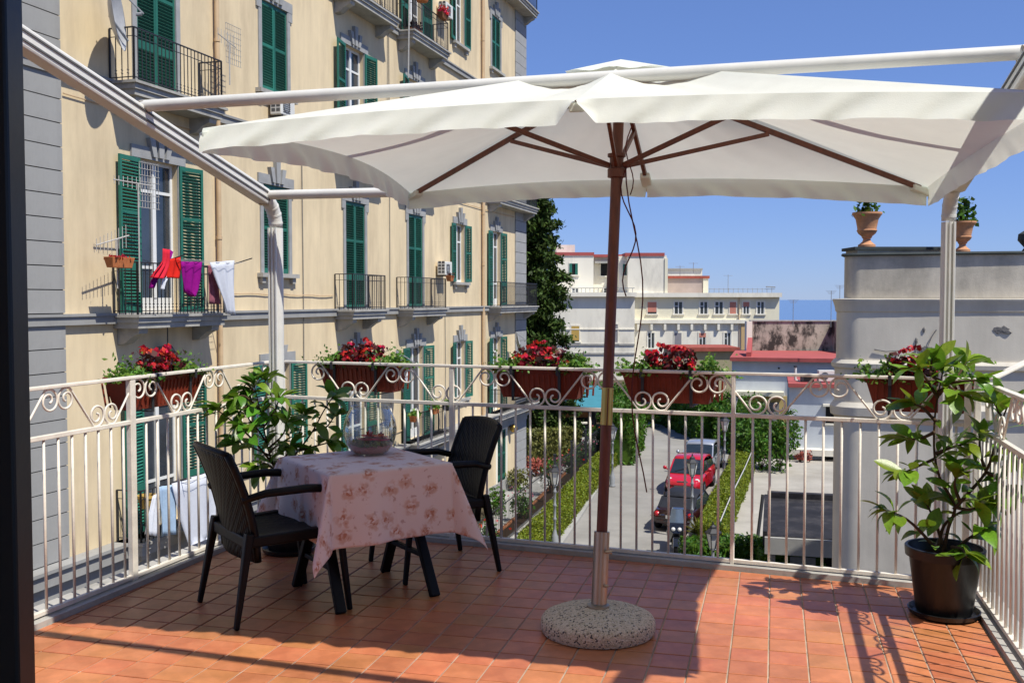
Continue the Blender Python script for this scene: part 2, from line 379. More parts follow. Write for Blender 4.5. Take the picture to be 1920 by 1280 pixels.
def cloth_print():
    m, t, b, N, L = nodes_of('floral_cloth'); b.inputs['Roughness'].default_value = .9; b.inputs['Specular IOR Level'].default_value = .15
    uv = N('ShaderNodeUVMap')
    nd = N('ShaderNodeTexNoise'); nd.inputs['Scale'].default_value = 26; nd.inputs['Detail'].default_value = 4
    L(uv.outputs[0], nd.inputs['Vector'])
    ad = N('ShaderNodeVectorMath'); ad.operation = 'MULTIPLY_ADD'; ad.inputs[1].default_value = (.075, .075, 0)
    L(nd.outputs['Color'], ad.inputs[0]); L(uv.outputs[0], ad.inputs[2])
    def layer(scale, lo, hi, off):
        mp = N('ShaderNodeMapping'); mp.inputs['Location'].default_value = (off, off * .7, 0); L(ad.outputs[0], mp.inputs['Vector'])
        v = N('ShaderNodeTexVoronoi'); v.voronoi_dimensions = '2D'; v.inputs['Scale'].default_value = scale; v.inputs['Randomness'].default_value = .75
        L(mp.outputs[0], v.inputs['Vector'])
        r = N('ShaderNodeMapRange'); r.inputs['From Min'].default_value = lo; r.inputs['From Max'].default_value = hi; r.inputs['To Min'].default_value = 1; r.inputs['To Max'].default_value = 0
        L(v.outputs['Distance'], r.inputs['Value']); return r.outputs[0]
    def mixc(fac, a, c):
        x = N('ShaderNodeMix'); x.data_type = 'RGBA'; L(fac, x.inputs['Factor'])
        if isinstance(a, tuple): x.inputs['A'].default_value = (*a, 1)
        else: L(a, x.inputs['A'])
        x.inputs['B'].default_value = (*c, 1); return x.outputs['Result']
    def brk(f, sc, lo, hi):
        n = N('ShaderNodeTexNoise'); n.inputs['Scale'].default_value = sc; n.inputs['Detail'].default_value = 3; L(uv.outputs[0], n.inputs['Vector'])
        r = N('ShaderNodeMapRange'); r.inputs['From Min'].default_value = lo; r.inputs['From Max'].default_value = hi; L(n.outputs['Fac'], r.inputs['Value'])
        mu = N('ShaderNodeMath'); mu.operation = 'MULTIPLY'; L(f, mu.inputs[0]); L(r.outputs[0], mu.inputs[1]); return mu.outputs[0]
    c = mixc(brk(layer(7.5, .24, .36, 0), 30, .42, .52), (.90, .76, .725), (.76, .52, .43))
    c = mixc(brk(layer(7.5, .13, .20, 0), 55, .45, .55), c, (.60, .27, .18))
    c = mixc(brk(layer(13, .14, .22, 3.3), 40, .52, .58), c, (.68, .48, .43))
    L(c, b.inputs['Base Color'])
    tl = N('ShaderNodeBsdfTranslucent'); L(c, tl.inputs['Color']); ms = N('ShaderNodeMixShader'); ms.inputs[0].default_value = .2
    L(b.outputs[0], ms.inputs[1]); L(tl.outputs[0], ms.inputs[2]); L(ms.outputs[0], t.nodes['Material Output'].inputs['Surface'])
    MATS['floral_cloth'] = m
cloth_print()
def aggregate():
    m, t, b, N, L = nodes_of('aggregate'); b.inputs['Roughness'].default_value = .9
    tc = N('ShaderNodeTexCoord'); v = N('ShaderNodeTexVoronoi'); v.inputs['Scale'].default_value = 150; L(tc.outputs['Object'], v.inputs['Vector'])
    sp = N('ShaderNodeSeparateColor'); L(v.outputs['Color'], sp.inputs[0])
    cr = N('ShaderNodeValToRGB'); e = cr.color_ramp.elements; e[0].position = 0; e[0].color = (.05, .045, .04, 1); e[1].position = 1; e[1].color = (.74, .64, .48, 1)
    for p, c in ((.09, (.10, .085, .07, 1)), (.13, (.50, .41, .26, 1)), (.6, (.68, .56, .38, 1))):
        q = e.new(p); q.color = c
    L(sp.outputs[0], cr.inputs[0]); L(cr.outputs[0], b.inputs['Base Color'])
    bp = N('ShaderNodeBump'); bp.inputs['Strength'].default_value = .7; bp.inputs['Distance'].default_value = .006; bp.invert = True
    L(v.outputs['Distance'], bp.inputs['Height']); L(bp.outputs[0], b.inputs['Normal']); MATS['aggregate'] = m
aggregate()

# ------------------------------------------------------------------ foliage: many leaf-sized faces in one mesh
def leaf_cloud(name, P, size, m, parent=None, nrm=None, spread=.9, aspect=1.7, loc=(0, 0, 0)):
    P = np.asarray(P, float); n = len(P)
    a = RNG.normal(size=(n, 3)); a /= np.linalg.norm(a, axis=1, keepdims=True)
    if nrm is not None:
        a = a * spread + np.asarray(nrm); a /= np.linalg.norm(a, axis=1, keepdims=True) + 1e-9
    h = RNG.normal(size=(n, 3)); u = np.cross(a, h); u /= np.linalg.norm(u, axis=1, keepdims=True) + 1e-9
    w = np.cross(a, u); s = (size * RNG.uniform(.6, 1.35, n))[:, None]
    u = u * s * aspect / 2; w = w * s / 2
    V = np.stack([P - u, P + w * .9 - u * .15 + a * s * .12, P + u, P - w * .9 - u * .15 + a * s * .12], 1).reshape(-1, 3)
    me = bpy.data.meshes.new(name)
    me.vertices.add(4 * n); me.vertices.foreach_set('co', V.ravel())
    me.loops.add(4 * n); me.loops.foreach_set('vertex_index', np.arange(4 * n, dtype=np.int32))
    me.polygons.add(n); me.polygons.foreach_set('loop_start', np.arange(0, 4 * n, 4, dtype=np.int32))
    me.materials.append(m); me.update(calc_edges=True); me.validate()
    o = place(name, me, parent, loc); return o
def hedge(name, label, cat, path, width, height, m, z0=GZ, leaf=.07, dens=220, group=None, round_=.12, lump=.12):
    path = [Vector((p[0], p[1], 0)) for p in path]; base = Vector((path[0].x, path[0].y, z0))
    th = thing(name, label, cat, base, 0, group); core = MB(); Ps, Ns = [], []
    for a, b in zip(path, path[1:]):
        d = b - a; Ln = d.length; d.normalize(); nn = Vector((d.y, -d.x, 0))
        core.obox((a + b) / 2 + Vector((0, 0, height / 2 - .06)) - Vector((base.x, base.y, 0)), d * (Ln / 2 - .05), nn * (width / 2 - .11), Vector((0, 0, height / 2 - .06)))
        for (lu, lv, org, U, V, nv) in ((Ln, height, a + nn * width / 2, d, Vector((0, 0, 1)), nn), (Ln, height, a - nn * width / 2, d, Vector((0, 0, 1)), -nn),
                                        (Ln, width, a - nn * width / 2 + Vector((0, 0, height)), d, nn, Vector((0, 0, 1))),
                                        (width, height, a - nn * width / 2, nn, Vector((0, 0, 1)), -d), (width, height, b - nn * width / 2, nn, Vector((0, 0, 1)), d)):
            k = int(lu * lv * dens) + 4
            uu, vv = RNG.uniform(0, lu, k), RNG.uniform(0, lv, k)
            Q = np.array(org)[None] + uu[:, None] * np.array(U) + vv[:, None] * np.array(V)
            off = RNG.normal(0, .035, k) + lump * (np.sin(Q[:, 0] * 2.9 + Q[:, 2] * 2.1) * np.sin(Q[:, 1] * 2.3 + 1) * .5) - .03
            Ps.append(Q + off[:, None] * np.array(nv)); Ns.append(np.tile(np.array(nv), (k, 1)))
    P = np.concatenate(Ps) - np.array([base.x, base.y, 0])
    part('core', core, m, th)
    f = leaf_cloud('foliage', P, leaf, m, th, np.concatenate(Ns), 1.0); return th
def bush(name, label, cat, c, rad, m, leaf=.08, n=900, group=None, z0=GZ, stem=True):
    th = thing(name, label, cat, (c[0], c[1], z0), 0, group)
    lumps = [(RNG.uniform(-.5, .5, 3) * np.array(rad) * 1.3 + np.array([0, 0, rad[2] * 1.05]), RNG.uniform(.45, .75)) for _ in range(9)]
    Ps = []
    for q, k in lumps:
        v = RNG.normal(size=(n // 9, 3)); v /= np.linalg.norm(v, axis=1, keepdims=True)
        Ps.append(q + v * np.array(rad) * k * RNG.uniform(.65, 1.08, (n // 9, 1)))
    P = np.concatenate(Ps); P = P[P[:, 2] > .02]
    leaf_cloud('foliage', P, leaf, m, th)
    if stem:
        mb = MB()
        for k in range(4):
            a = k * 1.6; mb.tube([(0, 0, 0), (math.cos(a) * rad[0] * .3, math.sin(a) * rad[1] * .3, rad[2] * .8)], .025, 5)
        part('stem', mb, M['stem'], th)
    return th
# ================================================================== TERRACE
CORNER = Vector((-1.65, 7.05, 0)); LDIR = Vector((-math.sin(FA), -math.cos(FA), 0))        # left rail runs back to the house
RC = Vector((2.50, 5.44, 0)); TA = R(14.5)
RDIR = Vector((-math.sin(TA), -math.cos(TA), 0))
FDIR = (RC - CORNER).normalized(); FLEN = (RC - CORNER).length
LEND = CORNER + LDIR * 6.4; REND = RC + RDIR * 4.9
def ccw_clip(poly, a, b):
    out = []; e = b - a
    def side(p): return e.x * (p.y - a.y) - e.y * (p.x - a.x)
    for i in range(len(poly)):
        p, q = poly[i], poly[(i + 1) % len(poly)]; sp, sq = side(p), side(q)
        if sp >= 0: out.append(p)
        if sp * sq < 0: out.append(p + (q - p) * (sp / (sp - sq)))
    return out
FLOORPOLY = [LEND, REND, RC, CORNER]                                        # counter-clockwise
slab = MB(); slab.poly([p + Vector((0, 0, -.305)) for p in FLOORPOLY], (0, 0, .300))
floor = struct('terrace_floor', slab, M['grout'], 'terrace floor of square terracotta tiles')
TS, GAP = .167, .0075
eu = Vector((math.sin(TA), math.cos(TA), 0)); ev_ = Vector((math.cos(TA), -math.sin(TA), 0))
INS = .065
def inset_edges():
    n = len(FLOORPOLY); E = []
    for i in range(n):
        a, b = FLOORPOLY[i], FLOORPOLY[(i + 1) % n]; d = (b - a).normalized(); nn = Vector((-d.y, d.x, 0)); E.append((a + nn * INS, b + nn * INS))
    return E
EDG = inset_edges()
h = TS / 2 - GAP / 2
tmb = MB(); tmb.add([(-h, -h, -.008), (h, -h, -.008), (h, h, -.008), (-h, h, -.008), (-h, -h, -.002), (h, -h, -.002), (h, h, -.002), (-h, h, -.002),
                     (-h+.003, -h+.003, 0), (h-.003, -h+.003, 0), (h-.003, h-.003, 0), (-h+.003, h-.003, 0)],
                    [(0,1,5,4),(1,2,6,5),(2,3,7,6),(3,0,4,7),(4,5,9,8),(5,6,10,9),(6,7,11,10),(7,4,8,11),(8,9,10,11)])
tile_me = mesh('tile', tmb, M['tile'])
full, rest = [], []
for i in range(-10, 70):
    for j in range(-45, 45):
        c = RC + eu * (-.065 - TS * (i + .5)) * 1 + ev_ * (-.065 - TS * (j + .5))
        q = [c - eu*h - ev_*h, c - eu*h + ev_*h, c + eu*h + ev_*h, c + eu*h - ev_*h]
        s = sum((q[k].x * q[(k+1) % 4].y - q[(k+1) % 4].x * q[k].y) for k in range(4))
        if s < 0: q = q[::-1]
        p = q
        for a, b in EDG:
            p = ccw_clip(p, a, b)
            if not p: break
        if not p: continue
        whole = all((p_ - q_).length < 1e-6 for p_, q_ in zip(p, q)) and len(p) == 4
        vis = c.y > 4.1 and abs(c.x / c.y) < .52
        (full if whole and vis else rest).append((c, p))
full.sort(key=lambda t: t[0].length)
rest += full[300:]; full = full[:300]
for c, p in full:
    o = place('tile', tile_me, floor, c + Vector((0, 0, random.uniform(-.0006, .0006))), -TA + random.choice((0, 1, 2, 3)) * math.pi / 2)
rmb = MB()
for c, p in rest:
    if c.y > 1.0: rmb.poly([v + Vector((0, 0, -.008)) for v in p], (0, 0, .008))
part('tile_field', rmb, M['tile'], floor, kind='stuff')
# kerb: a pale marble sill under each railing and the terrace block below
def strip(mb, a, b, d0, d1, z0, z1):
    d = (b - a).normalized(); nn = Vector((-d.y, d.x, 0))                    # inward
    mb.poly([a + nn*d0 + Vector((0,0,z0)), b + nn*d0 + Vector((0,0,z0)), b + nn*d1 + Vector((0,0,z0)), a + nn*d1 + Vector((0,0,z0))], (0, 0, z1 - z0))
kerb = MB()
strip(kerb, RC, CORNER, -.10, .056, -.05, .028)
strip(kerb, CORNER + LDIR * .10, LEND, -.16, .056, -.052, .026)
strip(kerb, REND, RC - FDIR * 0 + RDIR * .10, -.10, .056, -.051, .027)
struct('terrace_kerb', kerb, M['kerb_marble'], 'weathered marble kerb round the terrace under the railing')
blk = MB(); blk.poly([p + Vector((0, 0, GZ - .05)) for p in FLOORPOLY], (0, 0, -.31 - GZ + .05))
hw_ = MB(); y0_ = -.75
hw_.box(-5.5, -1.0, y0_ - .3, y0_, GZ, 9.0).box(1.0, 6.0, y0_ - .3, y0_, GZ, 9.0).box(-1.0, 1.0, y0_ - .3, y0_, 2.5, 9.0)  # unseen wall behind the camera, raised high to block sky light
solo('unseen_house_wall', hw_, M['stucco'], 'unseen stucco house wall with the terrace doorway, built tall to block sky light', 'house')
solo('terrace_building', blk, M['stucco'], 'lower storey that carries the tiled terrace', 'building')

# ------------------------------------------------------------------ railings with scrollwork
HT, HM = 1.145, .905
def scroll_pts():                                                           # an S scroll, its bottom curl left of x = 0
    hp = .34; r0 = .056; cb = (-.060, HM + .064); ct = (-hp + .060, HT - .064)
    A = []
    for k in range(46):
        f = k / 45; t = R(-118) + f * R(118 + 430); r = r0 * (1 - .78 * max(0, (f - .28) / .72)) 
        A.append((cb[0] + r * math.cos(t), 0, cb[1] + r * math.sin(t)))
    B = [(-hp - p[0], 0, HM + HT - p[2]) for p in A]
    return A[::-1] + B
S1 = scroll_pts(); S2 = [(-p[0], 0, p[2]) for p in S1]
scroll_a = mesh('scroll', MB().tube(S1, .0066, 5, sx=1.0), M['rail_paint'], 'all')
scroll_b = mesh('scroll', MB().tube(S2, .0066, 5), M['rail_paint'], 'all')
bal_me = mesh('baluster', MB().tube([(0, 0, .055), (0, 0, HM)], .0075, 6), M['rail_paint'], 'all')
def railing(label, A, d, Ln, first, posts, phase, endpost=.035):
    rot = math.atan2(d.y, d.x)
    th = thing('terrace_railing', label, 'railing', A, rot, 'white scrollwork railings round the terrace')
    part('top_rail', MB().box(-.02, Ln, -.019, .019, HT - .006, HT + .012), M['rail_paint'], th, bevel=.004)
    part('mid_rail', MB().box(0, Ln, -.014, .014, HM - .013, HM + .010), M['rail_paint'], th, bevel=.003)
    part('bottom_rail', MB().box(0, Ln, -.014, .014, .034, .056), M['rail_paint'], th, bevel=.003)
    for x, w in posts:
        part('post', MB().box(x - w / 2, x + w / 2, -.016, .016, .02, HT - .007), M['rail_paint'], th, bevel=.003)
    x = first
    while x < Ln - .03:
        if all(abs(x - p) > .035 for p, w in posts): place('baluster', bal_me, th, (x, 0, 0))
        x += .0985
    x = phase
    while x < Ln + .3:
        if x - .34 > -.02 and x < Ln: place('scroll', scroll_a, th, (x, 0, 0))
        if x + .34 < Ln + .02 and x > 0: place('scroll', scroll_b, th, (x, 0, 0))
        x += .68
    return th
def s_on(px, py, z, A, d):                                                  # distance along a rail of a sight line
    r = ray(px, py); n = Vector((-d.y, d.x, 0)); t = A.dot(n) / (r[0] * n.x + r[1] * n.y)
    return (Vector((r[0] * t, r[1] * t, 0)) - A).dot(d)
sF = s_on(1022, 725, 1, CORNER, FDIR)
railing('white scrollwork railing along the street side, behind the table and umbrella', CORNER + FDIR * .06, FDIR, FLEN - .09, .06,
        [(s_on(848, 800, 1, CORNER, FDIR) - .06, .032), (s_on(1374, 900, 1, CORNER, FDIR) - .06, .022), (FLEN - .10, .035)], (sF - .06) % .68 - .68)
sL = s_on(388, 740, 1, CORNER, LDIR)
railing('white scrollwork railing facing the cream apartment building, behind the first chair', CORNER + LDIR * .06, LDIR, 4.6, .08,
        [(s_on(247, 850, 1, CORNER, LDIR) - .06, .045)], (s_on(340, 740, 1, CORNER, LDIR) - .06) % .68 - .68)
railing('white railing receding beside the big potted shrub and round tower', RC + RDIR * .02, RDIR, 3.4, .10, [(.02, .035)], -.1)
br = thing('railing_brace', 'slanting white flat steel brace at the railing corner beside the shrub', 'brace', RC + Vector((.03, -.02, 0)) , 0)
part('brace_bar', MB().bar((0.03, -.02, HT + .01), (.34, .18, HT + .10), .05, .012), M['rail_paint'], br, bevel=.002)
part('brace_foot', MB().bar((.02, -.02, HM + .03), (.01, -.02, HT - .02), .045, .012), M['rail_paint'], br, bevel=.002)

# ------------------------------------------------------------------ awning frame of white aluminium profiles
AK = .95
LP_, RP_ = (CORNER + Vector((0.02, -.03, 0))) * AK, Vector((2.352, 5.48, 0))
aw = thing('awning_frame', 'white aluminium awning frame with curved corners over the terrace', 'awning frame', LP_)
def prof_tube(pts, w, n_round=3):
    mb = MB(); mb.tube(pts, w / 2, 12, sx=1.0); return mb
ARM_Z, SLOPE = 2.27, .245
def arm_pt(P, d, t): return P + d * t + Vector((0, 0, ARM_Z + .10 + SLOPE * t))
def leg_and_arm(P, d, base, zb, SLOPE, pr):
    O = Vector(LP_)
    el = [P + Vector((0, 0, zb))]
    for k in range(1, 10):
        a = k / 9 * R(76); rr = .20 * AK
        el.append(P + d * (rr * (1 - math.cos(a))) + Vector((0, 0, zb + rr * math.sin(a))))
    last = el[-1]
    part('post', MB().tube([P - O + Vector((0, 0, base)), P - O + Vector((0, 0, zb - .005))], pr, 16), M['white_metal'], aw, 30)
    for off in (-pr * .55, .0, pr * .55):                                           # grooved profile: ribs standing proud
        n = Vector((-d.y, d.x, 0))
        part('profile_rib', MB().bar(P - O + n * off - d * -pr + Vector((0, 0, base)), P - O + n * off + d * pr + Vector((0, 0, zb - .005)), .009, .016, up=d), M['white_metal'], aw)
    part('elbow', MB().tube([p - O for p in el], pr * .98, 14), M['white_metal'], aw, 'all')
    joints = MB()
    for k in range(1, 9, 2):
        t = (el[k + 1] - el[k - 1]).normalized() * .006; joints.tube([el[k] - O - t, el[k] - O + t], pr * 1.03, 14)
    part('elbow_joint', joints, M['white_metal'], aw, 30)
    end = last + d * 3.9 + Vector((0, 0, SLOPE * 3.9))
    n = Vector((-d.y, d.x, 0)); up = (end - last).normalized().cross(n)
    if up.z < 0: up = -up
    part('arm', MB().bar(last - O, end - O, .085, .10), M['white_metal'], aw, bevel=.012)
    for off, hh in ((-.047, .022), (.047, .022), (-.047, -.02), (.047, -.02)):
        part('arm_groove', MB().bar(last - O + n * off * .925 + up * hh, end - O + n * off * .925 + up * hh, .010, .009), M['grille'], aw)
    return last, end
Ll, Le = leg_and_arm(LP_, LDIR, .002, 1.58 + .495 * AK, .245, .046)
Rl, Re = leg_and_arm(RP_, Vector((-math.sin(R(10)), -math.cos(R(10)), 0)), .002, 1.58 + .42, .30, .038)
def along(l, e, f): return l + (e - l) * f
O = Vector(LP_)
def cross(fl, fr, r, dl, dr, nm='cross_tube'):
    a, b = along(Ll, Le, fl) - O, along(Rl, Re, fr) - O
    a.z += dl; b.z += dr
    part(nm, MB().tube([a, b], r, 16), M['white_metal'], aw, 40)
    for p in (a, b): part('joint_bracket', MB().obox(p + Vector((0, 0, -.02)), (.03, 0, 0), (0, .03, 0), (0, 0, .045)), M['steel'], aw, bevel=.005)
TUBE_F = 1.29 * AK / 3.9
cross(.0, .0, .030, .012, .02)
cross(TUBE_F, 1.10 / 3.9, .031, .055, .09)
cross(2.72 * AK / 3.9, 2.72 / 3.9, .0335, .045, -.1)

# ------------------------------------------------------------------ door frame the picture is taken from
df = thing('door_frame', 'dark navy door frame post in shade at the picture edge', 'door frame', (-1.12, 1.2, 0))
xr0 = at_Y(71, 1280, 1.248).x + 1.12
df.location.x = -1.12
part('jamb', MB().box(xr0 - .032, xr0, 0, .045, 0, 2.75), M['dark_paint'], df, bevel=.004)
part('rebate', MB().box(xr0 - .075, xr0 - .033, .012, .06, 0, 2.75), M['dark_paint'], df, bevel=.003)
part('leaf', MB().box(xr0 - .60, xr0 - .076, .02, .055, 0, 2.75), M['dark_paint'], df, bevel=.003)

# ------------------------------------------------------------------ umbrella
e1 = Vector((math.cos(TA), -math.sin(TA), 0)); e2 = Vector((math.sin(TA), math.cos(TA), 0))
PB = Vector((.410, 4.775, 0)); APEX = Vector((.54, 5.08, 2.74))
um = thing('patio_umbrella', 'large rectangular white patio umbrella on a brown wooden pole', 'umbrella', PB)
rim = {'NL': Vector((-1.235, 4.08, 2.262)), 'NM': Vector((.235, 3.715, 2.305)), 'NR': Vector((1.83, 3.33, 2.25)),
       'FR': Vector((2.165, 5.31, 2.163)), 'FM': Vector((.765, 5.77, 2.255)), 'FL': Vector((-.615, 6.16, 2.22))}
order = ['NL', 'NM', 'NR', 'FR', 'FM', 'FL']
can = MB(); val = MB()
def rim_pt(a, b, f, sag):
    p = rim[a] + (rim[b] - rim[a]) * f
    mid = p.copy(); inward = (Vector((APEX.x, APEX.y, p.z)) - mid).normalized()
    return p + inward * sag * 4 * f * (1 - f) + Vector((0, 0, .55 * sag * 4 * f * (1 - f)))
NS, NR_ = 22, 12
for k in range(6):
    a, b = order[k], order[(k + 1) % 6]; sag = {('NR', 'FR'): .015, ('FL', 'NL'): .10}.get((a, b), .035)
    def fn(f, r, a=a, b=b, sag=sag):
        p = rim_pt(a, b, f, sag * r)
        q = APEX + (p - APEX) * r
        q.z -= .075 * math.sin(math.pi * r) * math.sin(math.pi * f)
        q.z += .010 * math.sin(f * 31 + k) * r * (1 - r) * math.sin(math.pi * f)
        return q - PB
    can.grid(fn, NS, NR_)
    def fv(f, r, a=a, b=b, sag=sag, k=k):
        p = rim_pt(a, b, f, sag); d = (rim[b] - rim[a]).normalized(); n = Vector((d.y, -d.x, 0))
        drop = .10
        if b == 'NM': drop *= 1 - .80 * max(0, (f - .955) / .045)
        if a == 'NM': drop *= 1 - .80 * max(0, (.045 - f) / .045)
        L = (rim[b] - rim[a]).length
        ph = f * L
        w = .011 * math.sin(ph * 23 + r * 4 + 1.6 * math.sin(ph * 4 + k)) + .005 * math.sin(ph * 9.2 + k * 1.7 + 2 * r) + .008 * math.sin(ph * 47 + 5 * r + 2 * math.sin(ph * 3))
        w *= .3 if a == 'NR' else 1
        far = .035 if a in ('FR', 'FM') else .0
        q = p + n * (w * r + .012 * r * r - far * r + (.042 * r if a in ('NL', 'NM') else 0)) + Vector((0, 0, -drop * r + .0025 * r * math.sin(ph * 13)))
        # front valance tilted outward to catch more sun, pleats lean with the sewing
        q += d * ((.002 if a == 'NR' else .008) * r * math.sin(ph * 23 + 1.0))
        return q - PB
    val.grid(fv, 150, 6)
canopy = part('canopy', can, M['fabric_white'], um, 'all')
part('valance', val, M['fabric_white'], um, 'all')
cap = MB()
for k in range(6):
    a, b = order[k], order[(k + 1) % 6]
    cap.grid(lambda f, r, a=a, b=b: APEX + (rim[a] + (rim[b] - rim[a]) * f - APEX) * (.16 * r) + Vector((0, 0, .028 - .018 * r + .006 * math.sin(f * 9 + k * 2) * r)) - PB, 8, 4)
part('vent_cap', cap, M['fabric_white'], um, 'all')
HUB = PB + (APEX - PB) * .812; TOP = PB + (APEX - PB) * .988
part('pole', MB().tube([(APEX - PB).normalized() * .20, TOP - PB], .0265, 18), M['wood'], um, 40)
jl = PB + (APEX - PB) * .355 - PB; jh = PB + (APEX - PB) * .42 - PB
part('pole_joint', MB().tube([jl, jh], .0285, 18), M['brass'], um, 40)
part('joint_slot', MB().bar(jl + Vector((.0, -.0285, 0)), jh + Vector((.0, -.0285, 0)), .006, .004, up=(0, 1, 0)), M['wood'], um)
part('runner', MB().lathe([(.028, -.05), (.045, -.045), (.045, -.005), (.034, .0), (.034, .05), (.045, .055), (.045, .07), (.028, .072)], HUB - PB, 18), M['wood'], um, 40)
part('crown_hub', MB().lathe([(.028, -.06), (.05, -.055), (.05, .0), (.03, .01)], TOP - PB, 16), M['wood'], um, 40)
for k in order:
    d = (rim[k] - TOP); lo = Vector((0, 0, -.018))
    part('rib', MB().bar(TOP - PB + d * .02 + lo, TOP - PB + d * .975 + lo, .020, .026), M['wood'], um, bevel=.002)
    mid = TOP + d * .47 + lo * 1.9
    part('strut', MB().bar(HUB - PB + (mid - HUB) * .045, mid - PB, .017, .022), M['wood'], um, bevel=.002)
    part('rib_pocket', MB().obox(rim[k] - PB + Vector((0, 0, -.03)) - d.normalized() * .04, d.normalized() * .05, Vector((-d.y, d.x, 0)).normalized() * .028, (0, 0, .016)), M['fabric_white'], um, bevel=.006)
for off, end in ((.05, -.65), (.075, -1.62)):
    pts = []
    for i in range(18):
        f = i / 17; z = .02 + f * end
        pts.append(HUB - PB + Vector((off + .035 * math.sin(f * 9 + off * 60) + .05 * f * (1 if off > .06 else .3), -.03, z)))
    part('cord', MB().tube(pts, .0035, 5), M['cord'], um, 'all')
part('cord', MB().tube([HUB - PB + Vector((.06 + .02 * math.cos(t * .7), -.03 + .01 * math.sin(t), .25 - t * .035)) for t in range(12)], .003, 5), M['cord'], um, 'all')
us = thing('umbrella_stand', 'round speckled aggregate stone umbrella base with a steel tube', 'umbrella stand', (PB.x, PB.y, 0))
part('stone_disc', MB().lathe([(.245, .0), (.266, .004), (.272, .02), (.272, .055), (.262, .072), (.225, .089), (.16, .106), (.08, .118), (.0, .121)], n=56, cap1=False), M['aggregate'], us, 50)
tl_ = (APEX - PB).normalized()
part('collar', MB().lathe([(.054, .119), (.054, .127), (.041, .130)], n=24), M['steel'], us, 40)
part('tube', MB().tube([tl_ * .125, tl_ * .47], .0375, 24), M['steel'], us, 40)
part('lock_screw', MB().tube([(.035, 0, .38), (.060, -.005, .38)], .008, 10).tube([(.058, -.005, .38), (.066, -.006, .38)], .013, 10), M['steel'], us, 40)
part('lock_screw', MB().tube([(.030, -.01, .22), (.048, -.015, .22)], .007, 10), M['steel'], us, 40)
# ================================================================== TABLE, CHAIRS, BOWL
TC = Vector((-.80, 5.44, 0)); TROT = math.atan2(.55, .835)                  # table local x runs right and away
TH, TB = .715, .325
tb = thing('folding_table', 'small black folding table with crossed legs under the pink cloth', 'table', TC, TROT)
part('tabletop', MB().box(-TB, TB, -TB, TB, TH - .035, TH - .004), M['resin_plain'], tb, bevel=.008)
for sx in (-1, 1):
    for sy in (-1, 1):
        part('leg', MB().bar((sx * .27, sy * .30 , 0.0), (sx * .25, -sy * .06, TH - .04), .055, .034), M['resin_plain'], tb, bevel=.006)
    part('cross_bar', MB().bar((sx * .262, -.20, .20), (sx * .262, .20, .20), .03, .025), M['resin_plain'], tb, bevel=.004)
HC = .71
def drape_pt(u, v):
    a = TB + .012; du, dv = max(0, abs(u) - a), max(0, abs(v) - a); sx, sy = (1 if u > 0 else -1), (1 if v > 0 else -1)
    x, y, z = max(-a, min(a, u)), max(-a, min(a, v)), TH + .004
    if du == 0 and dv == 0:
        e = min(a - abs(u), a - abs(v)); z -= .006 * math.exp(-e / .012); return (x, y, z + .0012 * math.sin(u * 19 + v * 7))
    r = math.hypot(du, dv); th = math.atan2(dv, du)
    if dv == 0 or du == 0:
        along_ = v if dv == 0 else u; edge = (a - abs(along_))
        w = (.030 * r / .385) * math.sin(along_ * 9.5 + (1 if dv == 0 else 3) * sx) + .012 * (r / .385) * math.sin(along_ * 23 + 2 * sy)
        off = .010 + .075 * r + w * .9 * min(1, edge / .12)
        drop = r * .985
        if dv == 0: return (sx * (a + off), y, z - drop)
        return (x, sy * (a + off), z - drop)
    m = math.sin(2 * th) ** 2
    off = .010 + .075 * r + .30 * r * m; ang = th
    drop = math.sqrt(max(r * r - (off - .01) ** 2, .2 * r * r)) * (1 - .05 * m)
    cx, cy = math.cos(ang), math.sin(ang)
    # bias towards the sides so that the fold closes as a cone
    return (sx * (a + off * cx + .010 * (1 - cx)), sy * (a + off * cy + .010 * (1 - cy)), z - drop)
NC = 120
def tc(i): return -HC + 2 * HC * i / NC
cm = MB().grid(lambda f, g: drape_pt(-HC + 2 * HC * f, -HC + 2 * HC * g), NC, NC)
cme = mesh('tablecloth', cm, M['floral_cloth'], 'all')
uvl = cme.uv_layers.new(name='UVMap')
for lp in cme.loops:
    k = lp.vertex_index; uvl.data[lp.index].uv = ((k % (NC + 1)) / NC * 2 * HC, (k // (NC + 1)) / NC * 2 * HC)
tcl = place('tablecloth', cme, None, TC, TROT)
q = tcl.modifiers.new('thickness', 'SOLIDIFY'); q.thickness = .0015; q.offset = 1
tag(tcl, 'pink tablecloth printed with orange flowers hanging over the table corners', 'tablecloth')

BC = at_z(694, 851, TH + .006); BC.z = TH + .008
prof = [(.0, .0), (.075, .0), (.104, .018), (.134, .062), (.147, .11), (.148, .145), (.140, .19), (.124, .228), (.110, .250), (.106, .260), (.110, .268)]
inner = [(r - .0028 if r > .01 else 0, z + .004 if z < .01 else z) for r, z in prof[::-1]]
inner[0] = (prof[-1][0] - .003, prof[-1][1] - .001)
bowl = MB().lathe(prof + inner, n=48, cap0=False, cap1=False)
bo = place('glass_bowl', mesh('glass_bowl', bowl, M['clear_glass'], 'all'), None, BC); tag(bo, 'round clear glass fishbowl vase on the pink tablecloth', 'bowl')
def inside(name, label, cat, mb, m, smooth='all'):
    return solo(name, mb, m, label, cat, smooth=smooth)
inside('decorative_sand', 'layer of pink sand in the bottom of the glass bowl', 'sand', MB().lathe([(.0, .006), (.070, .006), (.098, .022), (.118, .047), (.06, .053), (0, .05)], BC, 36, cap0=False, cap1=False), M['pink_sand'])['kind'] = 'stuff'
mp_ = []
for k in range(900):
    r = .115 * math.sqrt(random.random()); t = random.random() * 6.283; mp_.append((r * math.cos(t), r * math.sin(t), .052 + random.random() * .022))
